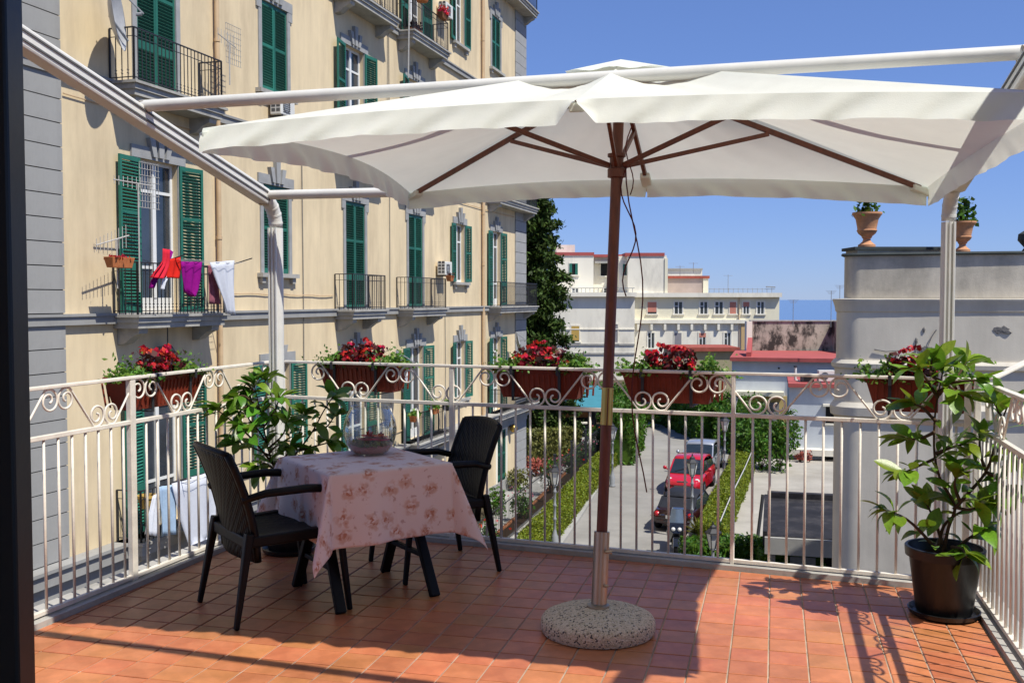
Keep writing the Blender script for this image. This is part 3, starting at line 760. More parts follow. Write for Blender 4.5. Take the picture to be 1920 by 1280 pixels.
ms = leaf_cloud('moss', np.array(mp_), .016, M['moss'], None, None, 1, 1.3, tuple(BC)); tag(ms, 'green moss lying on the sand in the glass bowl', 'moss', None, 'stuff')
def rose(name, label, c, rad, m):
    mb = MB()
    for ring, (n, tilt, rr) in enumerate(((3, 1.25, .25), (5, .95, .5), (7, .55, .8), (8, .25, 1.0))):
        for k in range(n):
            a = k * 6.283 / n + ring * .5
            def fn(f, g, a=a, tilt=tilt, rr=rr, n=n):
                aa = a + (f - .5) * 6.283 / n * 1.35; l = g * rad * rr
                return (c[0] + math.cos(aa) * l * math.cos(tilt * g) , c[1] + math.sin(aa) * l * math.cos(tilt * g), c[2] + rad * (.15 + .75 * math.sin(tilt) * g) - .25 * rad * g * g * (1 - tilt / 1.3))
            mb.grid(fn, 3, 3)
    return solo(name, mb, m, label, 'flower', 'artificial flowers in the glass bowl', 'all')
rose('red_flower', 'larger red flower in the middle of the glass bowl', BC + Vector((.0, -.02,  .078)), .068, M['begonia'])
rose('red_flower', 'smaller red flower at the right side of the glass bowl', BC + Vector((.062, -.012,  .074)), .058, M['begonia'])

def armchair(loc, rot, label):
    """local: +x faces forward, y across"""
    th = thing('armchair', label, 'chair', loc, rot, 'black woven resin armchairs at the table')
    W = .275
    m = MB()
    m.grid(lambda f, g: (.25 - .47 * g, (f - .5) * (.50 - .05 * g), .435 - .018 * math.sin(math.pi * f) * math.sin(math.pi * g) - .012 * g), 10, 10)
    s_ = part('seat', m, M['resin'], th, 'all'); q = s_.modifiers.new('thickness', 'SOLIDIFY'); q.thickness = .022; q.offset = -1
    part('seat_frame', MB().bar((.24, -.25, .415), (.24, .25, .415), .05, .06).bar((-.22, -.23, .40), (-.22, .23, .40), .05, .06).bar((-.22, -.235, .405), (.24, -.255, .415), .05, .055).bar((-.22, .235, .405), (.24, .255, .415), .05, .055), M['resin_plain'], th, bevel=.01)
    def back(f, g):
        w = .235 + .02 * g - .015 * g * g; y = (f - .5) * 2 * w; bow = .045 * (1 - (2 * f - 1) ** 2)
        return (-.225 - .03 * g - .115 * g * g - bow * .9 + .045, y, .31 + .535 * g + .018 * (1 - (2 * f - 1) ** 2) * g - .008)
    m = MB().grid(back, 12, 14)
    b_ = part('backrest', m, M['resin'], th, 'all'); q = b_.modifiers.new('thickness', 'SOLIDIFY'); q.thickness = .024; q.offset = 0
    for f in (0, 1):
        part('back_frame', MB().tube([Vector(back(f, g / 8)) for g in range(9)], [.019] * 9, 8), M['resin_plain'], th, 'all')
    part('top_band', MB().tube([Vector(back(f / 12, 1.0)) for f in range(13)], .015, 8), M['resin_plain'], th, 'all')
    for sy in (-1, 1):
        part('leg', MB().bar((.215, sy * .265, .62), (.285, sy * .285, .0), .045, .038, up=(1, 0, 0), taper=.68), M['resin_plain'], th, bevel=.008)
        part('leg', MB().bar((-.225, sy * .245, .45), (-.305, sy * .275, .0), .050, .042, up=(1, 0, 0), taper=.60), M['resin_plain'], th, bevel=.008)
        part('armrest', MB().tube([(-.258, sy * .240, .61), (-.15, sy * .268, .640), (.06, sy * .278, .645), (.19, sy * .272, .632), (.225, sy * .266, .595)], [.018, .020, .022, .021, .018], 10, sx=1.0), M['resin_plain'], th, 'all')
    return th
armchair(Vector((-1.225, 5.185, 0)), math.atan2(.57, .82), 'black woven armchair with its back to the side railing, at the near end')
armchair(Vector((-.47, 5.94, 0)), math.atan2(-.46, -.89), 'black woven armchair behind the pink table, against the street railing')

# ================================================================== POTTED SHRUBS
def leaf_mesh(L, Wd, bend, fold):
    mb = MB(); n = 6
    prof_ = [.06, .46, .82, 1.0, .95, .66, .06]
    vs = []
    for i in range(n + 1):
        t = i / n; x = L * t * math.cos(bend * t * .5); z = -L * t * math.sin(bend * t * .6); w = Wd / 2 * prof_[i]
        vs += [(x, -w, z + w * fold), (x, 0, z), (x, w, z + w * fold)]
    fs = []
    for i in range(n):
        for k in range(2): fs.append((i*3+k, i*3+k+1, (i+1)*3+k+1, (i+1)*3+k))
    mb.add(vs, fs); return mb
LEAVES = {}
for key, mm in (('leaf_big', 'leaf_big'), ('leaf_dark', 'leaf_dark')):
    LEAVES[key] = [mesh('leaf', leaf_mesh(1, w, b, f), M[mm], 'all') for w, b, f in ((.47, .5, .3), (.52, .9, .4), (.42, .2, .25), (.48, 1.3, .35), (.45, -.2, .3), (.36, 1.7, .5), (.50, .3, .1))]
def add_leaf(par, pos, d, L, key, roll=None):
    d = Vector(d).normalized(); up = Vector((0, 0, 1))
    if abs(d.z) > .95: up = Vector((1, 0, 0))
    y = up.cross(d).normalized(); z = d.cross(y)
    m = Matrix((d, y, z)).transposed().to_4x4()
    if roll is None: roll = random.uniform(-.7, .7)
    m = m @ Matrix.Rotation(roll, 4, 'X'); m.translation = pos
    o = bpy.data.objects.new('leaf', random.choice(LEAVES[key])); COL.objects.link(o); o.parent = par
    o.matrix_local = m @ Matrix.Diagonal((L, L, L * .9, 1)); return o
def shrub(label, base, depth, branches, key, L, thick, nleaf, tipn, jit=.25):
    th = thing('potted_shrub', label, 'plant', base)
    for bi, (pts, dy0, dy1) in enumerate(branches):
        W = []
        for i, (px, py) in enumerate(pts):
            f = i / (len(pts) - 1); W.append(at_Y(px, py, depth + dy0 + (dy1 - dy0) * f) - base)
        # smooth the polyline
        S = []
        for i in range(len(W) - 1):
            p0, p1, p2, p3 = W[max(i-1, 0)], W[i], W[i+1], W[min(i+2, len(W)-1)]
            for k in range(5):
                t = k / 5; S.append(.5 * ((2*p1) + (p2-p0)*t + (2*p0-5*p1+4*p2-p3)*t*t + (3*p1-p0-3*p2+p3)*t**3))
        S.append(W[-1]); n = len(S)
        part('branch', MB().tube(S, [thick[0] * (1 - i / n) + thick[1] for i in range(n)], 6), M['stem'], th, 'all')
        tot = sum((S[i+1] - S[i]).length for i in range(n - 1)); a = random.random() * 6
        m = max(2, int(tot * nleaf)); 
        for k in range(m):
            f = (k + .6) / m
            if f < .28 and bi == 0: continue
            i = min(n - 2, int(f * (n - 1))); d = (S[i+1] - S[i]).normalized()
            a += 2.4; side = Vector((math.cos(a), math.sin(a), .25)); side = (side - d * side.dot(d) * .6).normalized()
            dd = d * .35 + side * .9 + Vector((0, 0, random.uniform(-.35, .35)))
            add_leaf(th, S[i] + side * .012, dd, L * random.uniform(.5, 1.2), key)
        d = (S[-1] - S[-3]).normalized()
        for k in range(tipn):
            a += 2.4; side = Vector((math.cos(a), math.sin(a), 0)); s2 = (side - d * side.dot(d)).normalized(); q = random.uniform(.35, 1.3)
            add_leaf(th, S[-1] - d * random.uniform(0, .05), d * (1.1 - .5 * q) + s2 * q + Vector((0, 0, .15)), L * random.uniform(.75, 1.2), key)
    return th
PR = Vector((2.165, 5.02, 0))
def pot(label, c, rt, rb, h, m, saucer=True):
    th = thing('plant_pot', label, 'plant pot', c, 0, 'black plastic plant pots')
    z0 = .022 if saucer else 0
    part('body', MB().lathe([(0, z0), (rb, z0), (rb + .004, z0 + .01), (rt - .018, h - .055), (rt - .014, h - .05), (rt, h - .048), (rt + .004, h - .004), (rt, h), (rt - .012, h), (rt - .014, h - .02), (rt - .035, h - .06)], n=40, cap0=False, cap1=False), M['pot_black'], th, 35)
    part('soil', MB().lathe([(0, h - .050), (rt - .034, h - .055)], n=24, cap0=False, cap1=False), M['soil'], th, 'all')
    if saucer: part('saucer', MB().lathe([(0, 0), (rb + .015, 0), (rb + .035, .012), (rb + .042, .034), (rb + .036, .036), (rb + .022, .014), (0, .012)], n=40, cap0=False, cap1=False), M['pot_black'], th, 35)
    return th
pot('large black plastic pot on its saucer in the sunny terrace corner', PR, .186, .130, .348, M['pot_black'])
shrub('leafy shrub with glossy green leaves growing in the large pot beside the right railing', Vector((PR.x, PR.y, .30)), 5.02, [
    ([(1768, 1040), (1778, 990), (1790, 948), (1764, 900), (1752, 850), (1753, 780), (1762, 725), (1770, 685)], 0, .02),
    ([(1788, 955), (1815, 925), (1848, 885), (1866, 835), (1880, 785), (1895, 748)], 0, -.10),
    ([(1758, 745), (1738, 712), (1722, 690)], 0, -.10), ([(1760, 735), (1795, 705), (1815, 672)], 0, .08), ([(1765, 720), (1800, 715), (1838, 712)], 0, -.12),
    ([(1755, 790), (1730, 765), (1708, 755)], 0, .1),
    ([(1752, 860), (1725, 872), (1696, 885)], 0, -.12), ([(1756, 1030), (1722, 992), (1692, 968), (1662, 958)], 0, -.08),
    ([(1790, 1030), (1822, 1005), (1850, 990)], 0, -.12), ([(1785, 1025), (1805, 1030), (1812, 1045)], -.05, -.2),
    ([(1752, 810), (1725, 822), (1702, 822)], 0, .12), ([(1755, 850), (1785, 838), (1812, 832)], 0, -.1), ([(1850, 885), (1838, 850), (1838, 812)], 0, .1),
    ([(1866, 845), (1890, 842), (1905, 860)], -.05, -.15), ([(1768, 1020), (1752, 975), (1735, 940)], 0, .1), ([(1800, 940), (1790, 910), (1795, 885)], 0, -.12),
    ([(1850, 885), (1875, 900), (1890, 925)], -.05, -.1), ([(1880, 790), (1870, 765), (1862, 748)], -.08, .0), ([(1760, 740), (1778, 725), (1800, 740)], 0, -.15),
    ([(1760, 1025), (1770, 985), (1800, 960), (1830, 950)], 0, .1), ([(1764, 715), (1745, 700), (1748, 672)], 0, .05), ([(1790, 950), (1820, 955), (1848, 940)], 0, -.1)],
    'leaf_big', .138, (.007, .003), 22, 8)
PL = Vector((-1.40, 6.30, 0))
pot('black plastic pot behind the first chair at the foot of the awning post', PL, .17, .125, .32, M['pot_black'])
shrub('dense leafy citrus shrub in a pot between the first chair and the white post', Vector((PL.x, PL.y, .27)), 6.30, [
    ([(530, 940), (520, 890), (505, 850), (492, 790), (482, 745), (474, 712)], 0, .02), ([(512, 870), (470, 820), (430, 785), (402, 765)], 0, -.10),
    ([(495, 800), (515, 770), (525, 742)], 0, -.1), ([(520, 890), (555, 850), (585, 810), (607, 770), (628, 738)], 0, .02),
    ([(560, 845), (595, 835), (622, 828)], 0, -.1), ([(485, 765), (458, 742), (436, 748)], 0, -.1), ([(508, 855), (472, 838), (440, 826)], 0, .1),
    ([(515, 870), (540, 850), (560, 815), (573, 772)], 0, .1), ([(490, 785), (500, 735), (494, 702)], 0, .05), ([(503, 840), (530, 815), (538, 788)], 0, -.12),
    ([(485, 770), (462, 762), (445, 778)], 0, -.05), ([(500, 830), (478, 800), (452, 800)], 0, -.15), ([(515, 880), (495, 868), (480, 880)], 0, -.12),
    ([(488, 775), (508, 762), (520, 775)], 0, .1), ([(505, 850), (520, 835), (545, 838)], 0, -.1), ([(590, 805), (612, 800), (628, 778)], 0, .08), ([(478, 735), (462, 720), (455, 735)], 0, .05),
    ([(515, 880), (545, 875), (572, 862)], 0, .05), ([(495, 800), (470, 790), (462, 770)], 0, .1)], 'leaf_dark', .122, (.005, .0025), 31, 9)

# ================================================================== FLOWER TROUGHS ON THE RAILINGS
def trough(A, d, s0, s1, label, hl):
    n = Vector((d.y, -d.x, 0))                                              # outwards, away from the terrace
    if n.y < 0 and abs(d.x) > .5: n = -n
    if abs(d.x) < .5: n = Vector((-abs(d.y), d.x if d.y > 0 else -d.x, 0)); n = Vector((-math.cos(FA), math.sin(FA), 0))
    L = s1 - s0; c = A + d * (s0 + L / 2) + n * .115 + Vector((0, 0, HT - .19))
    rot = math.atan2(d.y, d.x); th = thing('flower_trough', label, 'flower box', c, rot, 'terracotta plastic flower troughs hung on the railings')
    y = 1 if Matrix.Rotation(-rot, 3, 'Z') @ n is None else 1
    def sec(z, g): return (L / 2 - .055 + .055 * g, .062 + .028 * g, z)
    m = MB(); prof_ = [(0, 0), (.168, .92), (.170, 1.08), (.188, 1.08), (.188, .90), (.150, .82)]
    vs = []
    for z, g in prof_:
        x, w, z = sec(z, g); vs += [(-x, -w, z), (x, -w, z), (x, w, z), (-x, w, z)]
    fs = [(3, 2, 1, 0)]
    for i in range(len(prof_) - 1):
        for k in range(4): fs.append((i*4+k, i*4+(k+1)%4, (i+1)*4+(k+1)%4, (i+1)*4+k))
    m.add(vs, fs)
    for k in range(int(L / .035)):                                          # moulded ribs on both long faces
        x = -L / 2 + .06 + k * .035
        for sy in (-1, 1): m.obox((x, sy * .0775, .085), (.006, 0, 0), (0, .0035, 0), (0, sy * .013, .070))
    part('trough', m, M['trough'], th, bevel=.004)
    part('soil', MB().box(-L / 2 + .03, L / 2 - .03, -.07, .07, .12, .155), M['soil'], th)
    inw = (Matrix.Rotation(-rot, 3, 'Z') @ (-n)); sy = 1 if inw.y > 0 else -1
    for f in (-.27, .24):
        b = MB(); X = L * f
        b.box(X - .009, X + .009, min(sy * .082, sy * .135), max(sy * .082, sy * .135), .196, .202)
        b.box(X - .009, X + .009, min(sy * .132, sy * .138), max(sy * .132, sy * .138), .150, .196)
        b.box(X - .009, X + .009, min(sy * .094, sy * .100), max(sy * .094, sy * .100), -.012, .196)
        b.box(X - .009, X + .009, min(-sy * .09, sy * .1), max(-sy * .09, sy * .1), -.018, -.012)
        part('hanger', b, M['dark_iron'], th)
    for f, w, kind, lab in hl:
        p = c + d * (f * L) + Vector((0, 0, .165))
        if kind == 'red':
            pt = thing('begonia_plant', lab, 'flowers', p, rot, 'red begonias in the railing troughs')
            Ps, Ns, Ls = [], [], []
            for k in range(46):
                v = np.array([RNG.uniform(-1, 1) * w, RNG.uniform(-1, 1) * .075, RNG.uniform(.02, .185) * (1.0)]); v[2] *= 1 - .45 * (v[0] / w) ** 2
                for q_ in range(9):
                    o = RNG.normal(size=3); o /= np.linalg.norm(o); o[2] = abs(o[2]) * .8 + .1; Ps.append(v + o * .020); Ns.append(o)
            leaf_cloud('blossom', np.array(Ps), .027, M['begonia'], pt, np.array(Ns), .8, 1.15)
            Q = np.stack([RNG.uniform(-w, w, 240) * 1.05, RNG.uniform(-.085, .085, 240), RNG.uniform(-.01, .15, 240)], 1)
            leaf_cloud('foliage', Q, .034, M['begonia_leaf'], pt, None, 1, 1.2)
            st = MB()
            for k in range(10):
                x = -w * .8 + k * w * .17; st.tube([(x, 0, -.02), (x * 1.1, .02 * math.sin(k), .07)], .004, 5)
            part('stem', st, M['begonia_leaf'], pt)
        else:
            pt = thing('trailing_plant', lab, 'plant', p, rot, 'green trailing plants in the railing troughs')
            k = int(8000 * w); Q = np.stack([RNG.normal(0, w * .6, k), RNG.normal(0, .055, k), np.abs(RNG.normal(0, .036, k)) - .005], 1)
            Q[:, 2] *= 1.15 + .5 * np.sin(Q[:, 0] * 40)
            leaf_cloud('foliage', Q, .021, M['leaf_small'], pt, None, 1, 1.3)
            st = MB()
            for k in range(7):
                x = -w + k * w / 3; st.tube([(x * .5, 0, -.02), (x, .03 * math.cos(k * 2), .045)], .003, 5)
            part('stem', st, M['leaf_small'], pt)
    return th
def tr_s(px0, px1, py, A, d): return s_on(px0, py, 1, A, d), s_on(px1, py, 1, A, d)
TT = 'terracotta flower trough '
def pl(where, extra=()):
    return [(-.02, .15, 'red', 'red begonias blooming in the middle of the trough ' + where),
            (-.34, .11, 'green', 'green trailing plant at the left end of the trough ' + where), (.34, .11, 'green', 'green trailing plant at the right end of the trough ' + where)]
s0, s1 = tr_s(388, 262, 700, CORNER, LDIR)
trough(CORNER, LDIR, s0 - .02, s1 + .05, TT + 'on the side railing below the laundry balcony', [(f, w_, k_, l_.replace('left end', 'LEFT').replace('right end', 'left end').replace('LEFT', 'right end')) for f, w_, k_, l_ in pl('on the side railing')])
for a, b, w, g in ((590, 742, 'beside the white awning post', .12), (922, 1092, 'left of the umbrella pole', -.02), (1163, 1343, 'right of the umbrella pole', .0), (1622, 1830, 'behind the big potted shrub', .0)):
    s0, s1 = tr_s(a, b, 700, CORNER, FDIR)
    trough(CORNER, FDIR, s0, s1, TT + 'on the street railing ' + w, pl(w))
# ================================================================== CREAM APARTMENT BUILDING
BASE = -6.75
ab = thing('apartment_building', 'long cream stucco apartment building with green shutters and iron balconies', 'building', fw(0, 0, BASE), FROT)
def bp(name, mb, m, parent=None, **k):                                      # local frame: x along facade, y into the wall, z up
    return part(name, mb.shift((0, 0, -BASE)), M[m], parent or ab, **k)
FD, FC_, FB, FA_, FE = -3.02, 1.29, 5.64, 9.95, 14.3
S0, S1_ = -3.2, 29.2
WIN = []                                                                    # (x0, x1, z0, z1, kind)
cols = {1: (2.11, 3.36), 2: (6.72, 7.92), 3: (11.1, 12.35), 4: (15.62, 16.82), 5: (20.0, 21.0), 6: (24.3, 25.42)}
def W(c, fl, kind, door, sub=0): x0, x1 = cols[c]; WIN.append((x0, x1, fl + (.02 if door else .92), fl + 3.05, kind, door, sub))
W(1, FD, 'open', 1); W(2, FD, 'open', 0); W(3, FD, 'open', 1); W(4, FD, 'open', 1); W(5, FD, 'open', 0); W(6, FD, 'open', 1)
W(1, FC_, 'open', 1); W(2, FC_, 'closed', 0); W(3, FC_, 'closed', 1); W(4, FC_, 'closed', 1); W(5, FC_, 'open', 0); W(6, FC_, 'open', 1)
W(1, FB, 'closed', 1); W(2, FB, 'closed', 0); W(3, FB, 'open', 1); W(4, FB, 'open', 1); W(5, FB, 'open', 0); W(6, FB, 'open', 1)
W(3, FA_, 'closed', 1); W(4, FA_, 'open', 1); W(5, FA_, 'open', 0); W(6, FA_, 'closed', 0); W(6, FE, 'closed', 1); W(5, FE, 'closed', 0)
WIN.append((25.0, 26.15, BASE + .05, BASE + 2.85, 'ground', 1, 0))
holes = [(w[0], w[1], w[2], w[3]) for w in WIN]
xs = sorted({S0, S1_} | {h_[0] for h_ in holes} | {h_[1] for h_ in holes}); zs = sorted({BASE, 17.5} | {h_[2] for h_ in holes} | {h_[3] for h_ in holes})
wl = MB()
def inhole(x, z): return any(a < x < b and c < z < d for a, b, c, d in holes)
idx = {}
def vid(x, z):
    if (x, z) not in idx: idx[(x, z)] = len(wl.v); wl.v.append((x, 0, z))
    return idx[(x, z)]
for i in range(len(xs) - 1):
    for j in range(len(zs) - 1):
        if not inhole((xs[i] + xs[i+1]) / 2, (zs[j] + zs[j+1]) / 2):
            wl.f.append((vid(xs[i], zs[j]), vid(xs[i+1], zs[j]), vid(xs[i+1], zs[j+1]), vid(xs[i], zs[j+1])))
for a, b, c, d in holes:                                                    # reveals
    wl.add([(a,0,c),(b,0,c),(b,0,d),(a,0,d),(a,.3,c),(b,.3,c),(b,.3,d),(a,.3,d)], [(0,4,5,1),(1,5,6,2),(2,6,7,3),(3,7,4,0)])
wl.add([(S0,0,BASE),(S0,11,BASE),(S0,11,17.5),(S0,0,17.5),(S1_,0,BASE),(S1_,11,BASE),(S1_,11,17.5),(S1_,0,17.5)], [(0,3,2,1),(4,5,6,7),(1,2,6,5),(3,7,6,2)])
wme = bpy.data.meshes.new('wall'); wme.from_pydata([(x, y, z - BASE) for x, y, z in wl.v], [], wl.f); wme.materials.append(M['stucco'])
place('wall', wme, ab)
# floor bands, drain pipes, quoins
for z, d0, hh in ((FC_, .10, .17), (FB, .10, .17), (FA_, .10, .17), (FE, .10, .17)):
    b = MB().box(S0, S1_ + .05, -d0, -.002, z - hh, z - .02).box(S0, S1_ + .05, -d0 - .035, -.0025, z - .02, z + .03)
    bp('string_course', b, 'grey_stone')
bp('string_course', MB().box(S0, S1_ + .05, -.28, -.002, FD - .30, FD - .06).box(S0, S1_ + .05, -.34, -.0025, FD - .06, FD + .0).box(S0, S1_ + .05, -.16, -.003, FD - .62, FD - .30).box(S0, S1_ + .05, -.07, -.0035, FD - .82, FD - .62), 'grey_stone')
bp('ground_band', MB().box(S0, S1_ + .05, -.06, -.003, BASE, BASE + .7), 'grey_stone')
bp('cornice', MB().box(S0, S1_ + .3, -.5, 0, 17.2, 17.5).box(S0, S1_ + .3, -.3, 0, 16.9, 17.2), 'grey_stone')
qb = mesh('quoin_block', MB().box(-.60, .60, -.055, 0, .018, .405), M['grey_stone'])
qs = mesh('quoin_block', MB().box(-.82, .82, -.05, 0, .02, .44), M['blue_stone'])
bp('pilaster', MB().box(-1.21, -.035, -.022, -.001, BASE, 14.0), 'joint')
bp('pilaster', MB().box(27.56, 29.16, -.022, -.001, BASE + .71, 16.0), 'joint')
def quoins(x, me, lo, hi, pitch, hh):
    n = max(1, round((hi - lo) / pitch)); p = (hi - lo) / n
    for k in range(n):
        o = place('quoin_block', me, ab, (x, 0, lo + k * p - BASE)); o.scale.z = p / (hh + .018)
for lo, hi in ((FD + .002, FC_ - .172), (FC_ + .032, FB - .172), (FB + .032, FA_ - .172)): quoins(-.62, qb, lo, hi, .418, .387)
for lo, hi in ((BASE + .715, FD - .822), (FD + .002, FC_ - .172), (FC_ + .032, FB - .172), (FB + .032, FA_ - .172), (FA_ + .032, FE - .172)): quoins(28.36, qs, lo, hi, .455, .42)
for s in (4.74, 22.97):
    bp('drainpipe', MB().tube([(s, -.09, BASE), (s, -.09, 17)], .055, 10), 'pipe', smooth=40)
    cl = MB()
    for z in (-4.5, -1.2, 2.9, 4.9, 7.2, 9.3, 11.6): cl.tube([(s, -.09, z), (s, -.09, z + .06)], .068, 10)
    bp('pipe_clamp', cl, 'pipe', smooth=40)
bp('service_pipe', MB().tube([(23.25, -.05, BASE), (23.25, -.05, 15)], .03, 8), 'pipe', smooth=40)

for z0_, z1_, sa, sb in ((FC_ + .45, FC_ + .40, 4.8, 10.3), (FB - .45, FB - .50, .05, 27.4), (FD + .5, FD + .42, 4.8, 15.0)):
    n = 14; bp('cable', MB().tube([(sa + (sb - sa) * k / n, -.035, z0_ + (z1_ - z0_) * k / n - .03 * abs(math.sin(k * math.pi / 3.5))) for k in range(n + 1)], .012, 5), 'pipe')
for s_, za, zb_ in ((8.6, FD, FB), (14.1, FC_, FA_), (18.9, FD, FC_)): bp('cable', MB().tube([(s_, -.03, za), (s_ + .03, -.03, (za + zb_) / 2), (s_, -.03, zb_)], .011, 5), 'tower_patch')
def shutter_mb(w, h, door):
    """leaf from x = 0 to w, front face towards -y"""
    mb = MB(); t = .022; st = .062
    mb.box(0, st, -t, t, 0, h); mb.box(w - st, w, -t, t, 0, h)
    rails = [(0, .12), (h - .085, h)] + ([(h * .27, h * .27 + .16), (h * .63, h * .63 + .07)] if door else [(h * .5, h * .5 + .07)])
    rails.sort()
    for a, b in rails: mb.box(st, w - st, -t * .9, t * .9, a, b)
    for (a0, a1), (b0, b1) in zip(rails, rails[1:]):
        n = max(2, int((b0 - a1) / .062))
        for k in range(n):
            z = a1 + (k + .5) * (b0 - a1) / n
            mb.obox(((w) / 2, 0, z), (w / 2 - st, 0, 0), (0, .019, -.019), (0, .0035, .0035))
    return mb
def window(x0, x1, z0, z1, kind, door):
    w, hgt = x1 - x0, z1 - z0; cx = (x0 + x1) / 2
    if kind in ('open', 'half'):
        fr = MB(); y0, y1 = .12, .18; t = .07
        fr.box(x0, x0 + t, y0, y1, z0, z1); fr.box(x1 - t, x1, y0, y1, z0, z1); fr.box(x0 + t, x1 - t, y0, y1, z1 - t, z1); fr.box(x0 + t, x1 - t, y0, y1, z0, z0 + (.30 if door else .09))
        fr.box(cx - .055, cx + .055, y0 - .015, y1, z0 + .30 if door else z0 + .09, z1 - t)
        bars = (.30, .80) if door else (.70,)
        for f in bars:
            fr.box(x0 + t, cx - .055, y0 + .005, y1 - .005, z0 + hgt * f - .03, z0 + hgt * f + .03); fr.box(cx + .055, x1 - t, y0 + .005, y1 - .005, z0 + hgt * f - .03, z0 + hgt * f + .03)
        o = bp('window', fr, 'white_paint')
        sub = lambda n, mb, m, **k: bp(n, mb, m, o, **k)
        for a, b in ((x0 + t, cx - .055), (cx + .055, x1 - t)): sub('pane', MB().box(a, b, .146, .154, z0 + .08, z1 - t), 'pane')
        sub('curtain', MB().grid(lambda f, g: (x0 + .1 + (w * .36) * f, .235 + .018 * math.sin(f * 40), z0 + .1 + (hgt - .2) * g), 30, 1), 'curtain')
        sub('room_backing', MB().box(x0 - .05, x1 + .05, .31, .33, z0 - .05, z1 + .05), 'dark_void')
        lw = w / 2 + (.06 if door else .02)
        me = mesh('shutter', shutter_mb(lw, hgt - .03, door), M['green_shutter'])
        for side in (0, 1):
            q = place('shutter', me, o); a = R(random.uniform(4, 11))
            if side: q.location = (x1 + .015, -.045, z0 + .015 - BASE); q.rotation_euler = (0, 0, -a)
            else: q.location = (x0 - .015, -.045, z0 + .015 - BASE); q.rotation_euler = (0, 0, math.pi + a)
    else:
        o = bp('window', MB().box(x0, x1, .12, .16, z0, z1), 'dark_void'); sub = lambda n, mb, m, **k: bp(n, mb, m, o, **k)
        me = mesh('shutter', shutter_mb(w / 2 - .004, hgt - .02, door), M['green_shutter'])
        for side in (0, 1):
            q = place('shutter', me, o); q.location = (x0 + side * (w / 2 + .002), .022, z0 + .01 - BASE)
    if kind == 'ground':
        sub('surround', MB().box(x0 - .22, x0, -.03, .02, z0, z1 + .2).box(x1, x1 + .22, -.03, .02, z0, z1 + .2).box(x0, x1, -.03, .02, z1, z1 + .2), 'white_wall'); return
    t = .14
    s = MB()
    s.box(x0 - t, x0 - .001, -.032, .06, z0 - (0 if door else .06), z1 + .001).box(x1 + .001, x1 + t, -.032, .06, z0 - (0 if door else .06), z1 + .001)
    s.box(x0 - t - .10, x1 + t + .10, -.045, .06, z1 + .002, z1 + .24)
    s.box(x0 - t - .10, x0 - t + .10, -.040, -.001, z1 - .22, z1 + .001).box(x1 + t - .10, x1 + t + .10, -.040, -.001, z1 - .22, z1 + .001)
    sub('surround', s, 'blue_stone')
    for dx, wb, wt, zz in ((-.20, .12, .17, .42), (0, .15, .20, .60), (.20, .12, .17, .42)):
        p = [(cx + dx - wb / 2, -.10, z1 + .06), (cx + dx + wb / 2, -.10, z1 + .06), (cx + dx * 1.45 + wt / 2, -.10, z1 + zz), (cx + dx * 1.45 - wt / 2, -.10, z1 + zz)]
        sub('keystone', MB().poly(p, (0, .10, 0)), 'blue_stone')
    if not door: sub('sill', MB().box(x0 - .28, x1 + .28, -.16, .12, z0 - .10, z0 - .002).box(x0 - .20, x0 - .05, -.10, -.0, z0 - .24, z0 - .101).box(x1 + .05, x1 + .20, -.10, -.0, z0 - .24, z0 - .101), 'slab_stone')
for w in WIN: window(*w[:6])

def balcony(x0, x1, z, dep=.60, h=.98, brackets=True, left=True, right=True):
    s = MB(); s.box(x0, x1, -dep, -.003, z - .15, z - .05); s.box(x0 - .05, x1 + .05, -dep - .05, -.004, z - .05, z - .0)
    s.box(x0 + .04, x1 - .04, -dep + .04, -.005, z - .26, z - .15)
    o = bp('balcony', s, 'slab_stone'); rl = MB()
    X0, X1, Y = x0 + .04, x1 - .04, -dep + .05
    runs = [((X0, Y), (X1, Y))]
    if left: runs.append(((X0, Y), (X0, -.02)))
    if right: runs.append(((X1, Y), (X1, -.02)))
    for a, b in runs:
        A_, B_ = Vector((*a, 0)), Vector((*b, 0)); n = max(2, int((B_ - A_).length / .115))
        for zz, t in ((z + h, .032), (z + .07, .022), (z + h - .16, .016)): rl.bar(A_ + Vector((0, 0, zz)), B_ + Vector((0, 0, zz)), t, t * .7)
        for k in range(n + 1):
            p = A_ + (B_ - A_) * (k / n); rl.bar(p + Vector((0, 0, z)), p + Vector((0, 0, z + h)), .014 if 0 < k < n else .03)
            if 0 < k < n:
                for zz in (.2, .14): rl.obox(p + Vector((0, 0, z + zz)), (.026, 0, 0), (0, .006, 0), (0, 0, .007))
    bp('railing', rl, 'dark_iron', o)
    if brackets:
        for x in (x0 + .28, x1 - .28):
            p = [(x - .13, -.004, z - .58), (x - .13, -.004, z - .261), (x - .13, -dep + .10, z - .261), (x - .13, -dep + .12, z - .36), (x - .13, -dep * .55, z - .42), (x - .13, -.16, z - .55)]
            bp('bracket', MB().poly(p, (.26, 0, 0)), 'slab_stone', o)
balcony(1.27, 4.22, FC_); balcony(1.27, 4.22, FB); balcony(1.27, 4.22, FD)
balcony(10.38, 12.6, FC_); balcony(14.62, 17.62, FC_); balcony(23.7, 29.15, FC_)
balcony(10.38, 13.2, FB); balcony(14.62, 17.62, FB); balcony(23.7, 29.15, FB)
balcony(10.38, 13.6, FA_); balcony(14.72, 17.9, FA_); balcony(23.7, 29.15, FE)
balcony(15.0, 18.3, FD, .62); balcony(23.7, 29.15, FD, .62)
balcony(10.5, 13.2, FD)
bp('ledge', MB().box(18.36, 23.6, -.52, -.004, FD - .16, FD - .02).box(18.36, 23.6, -.58, -.005, FD - .02, FD + .03), 'slab_stone')

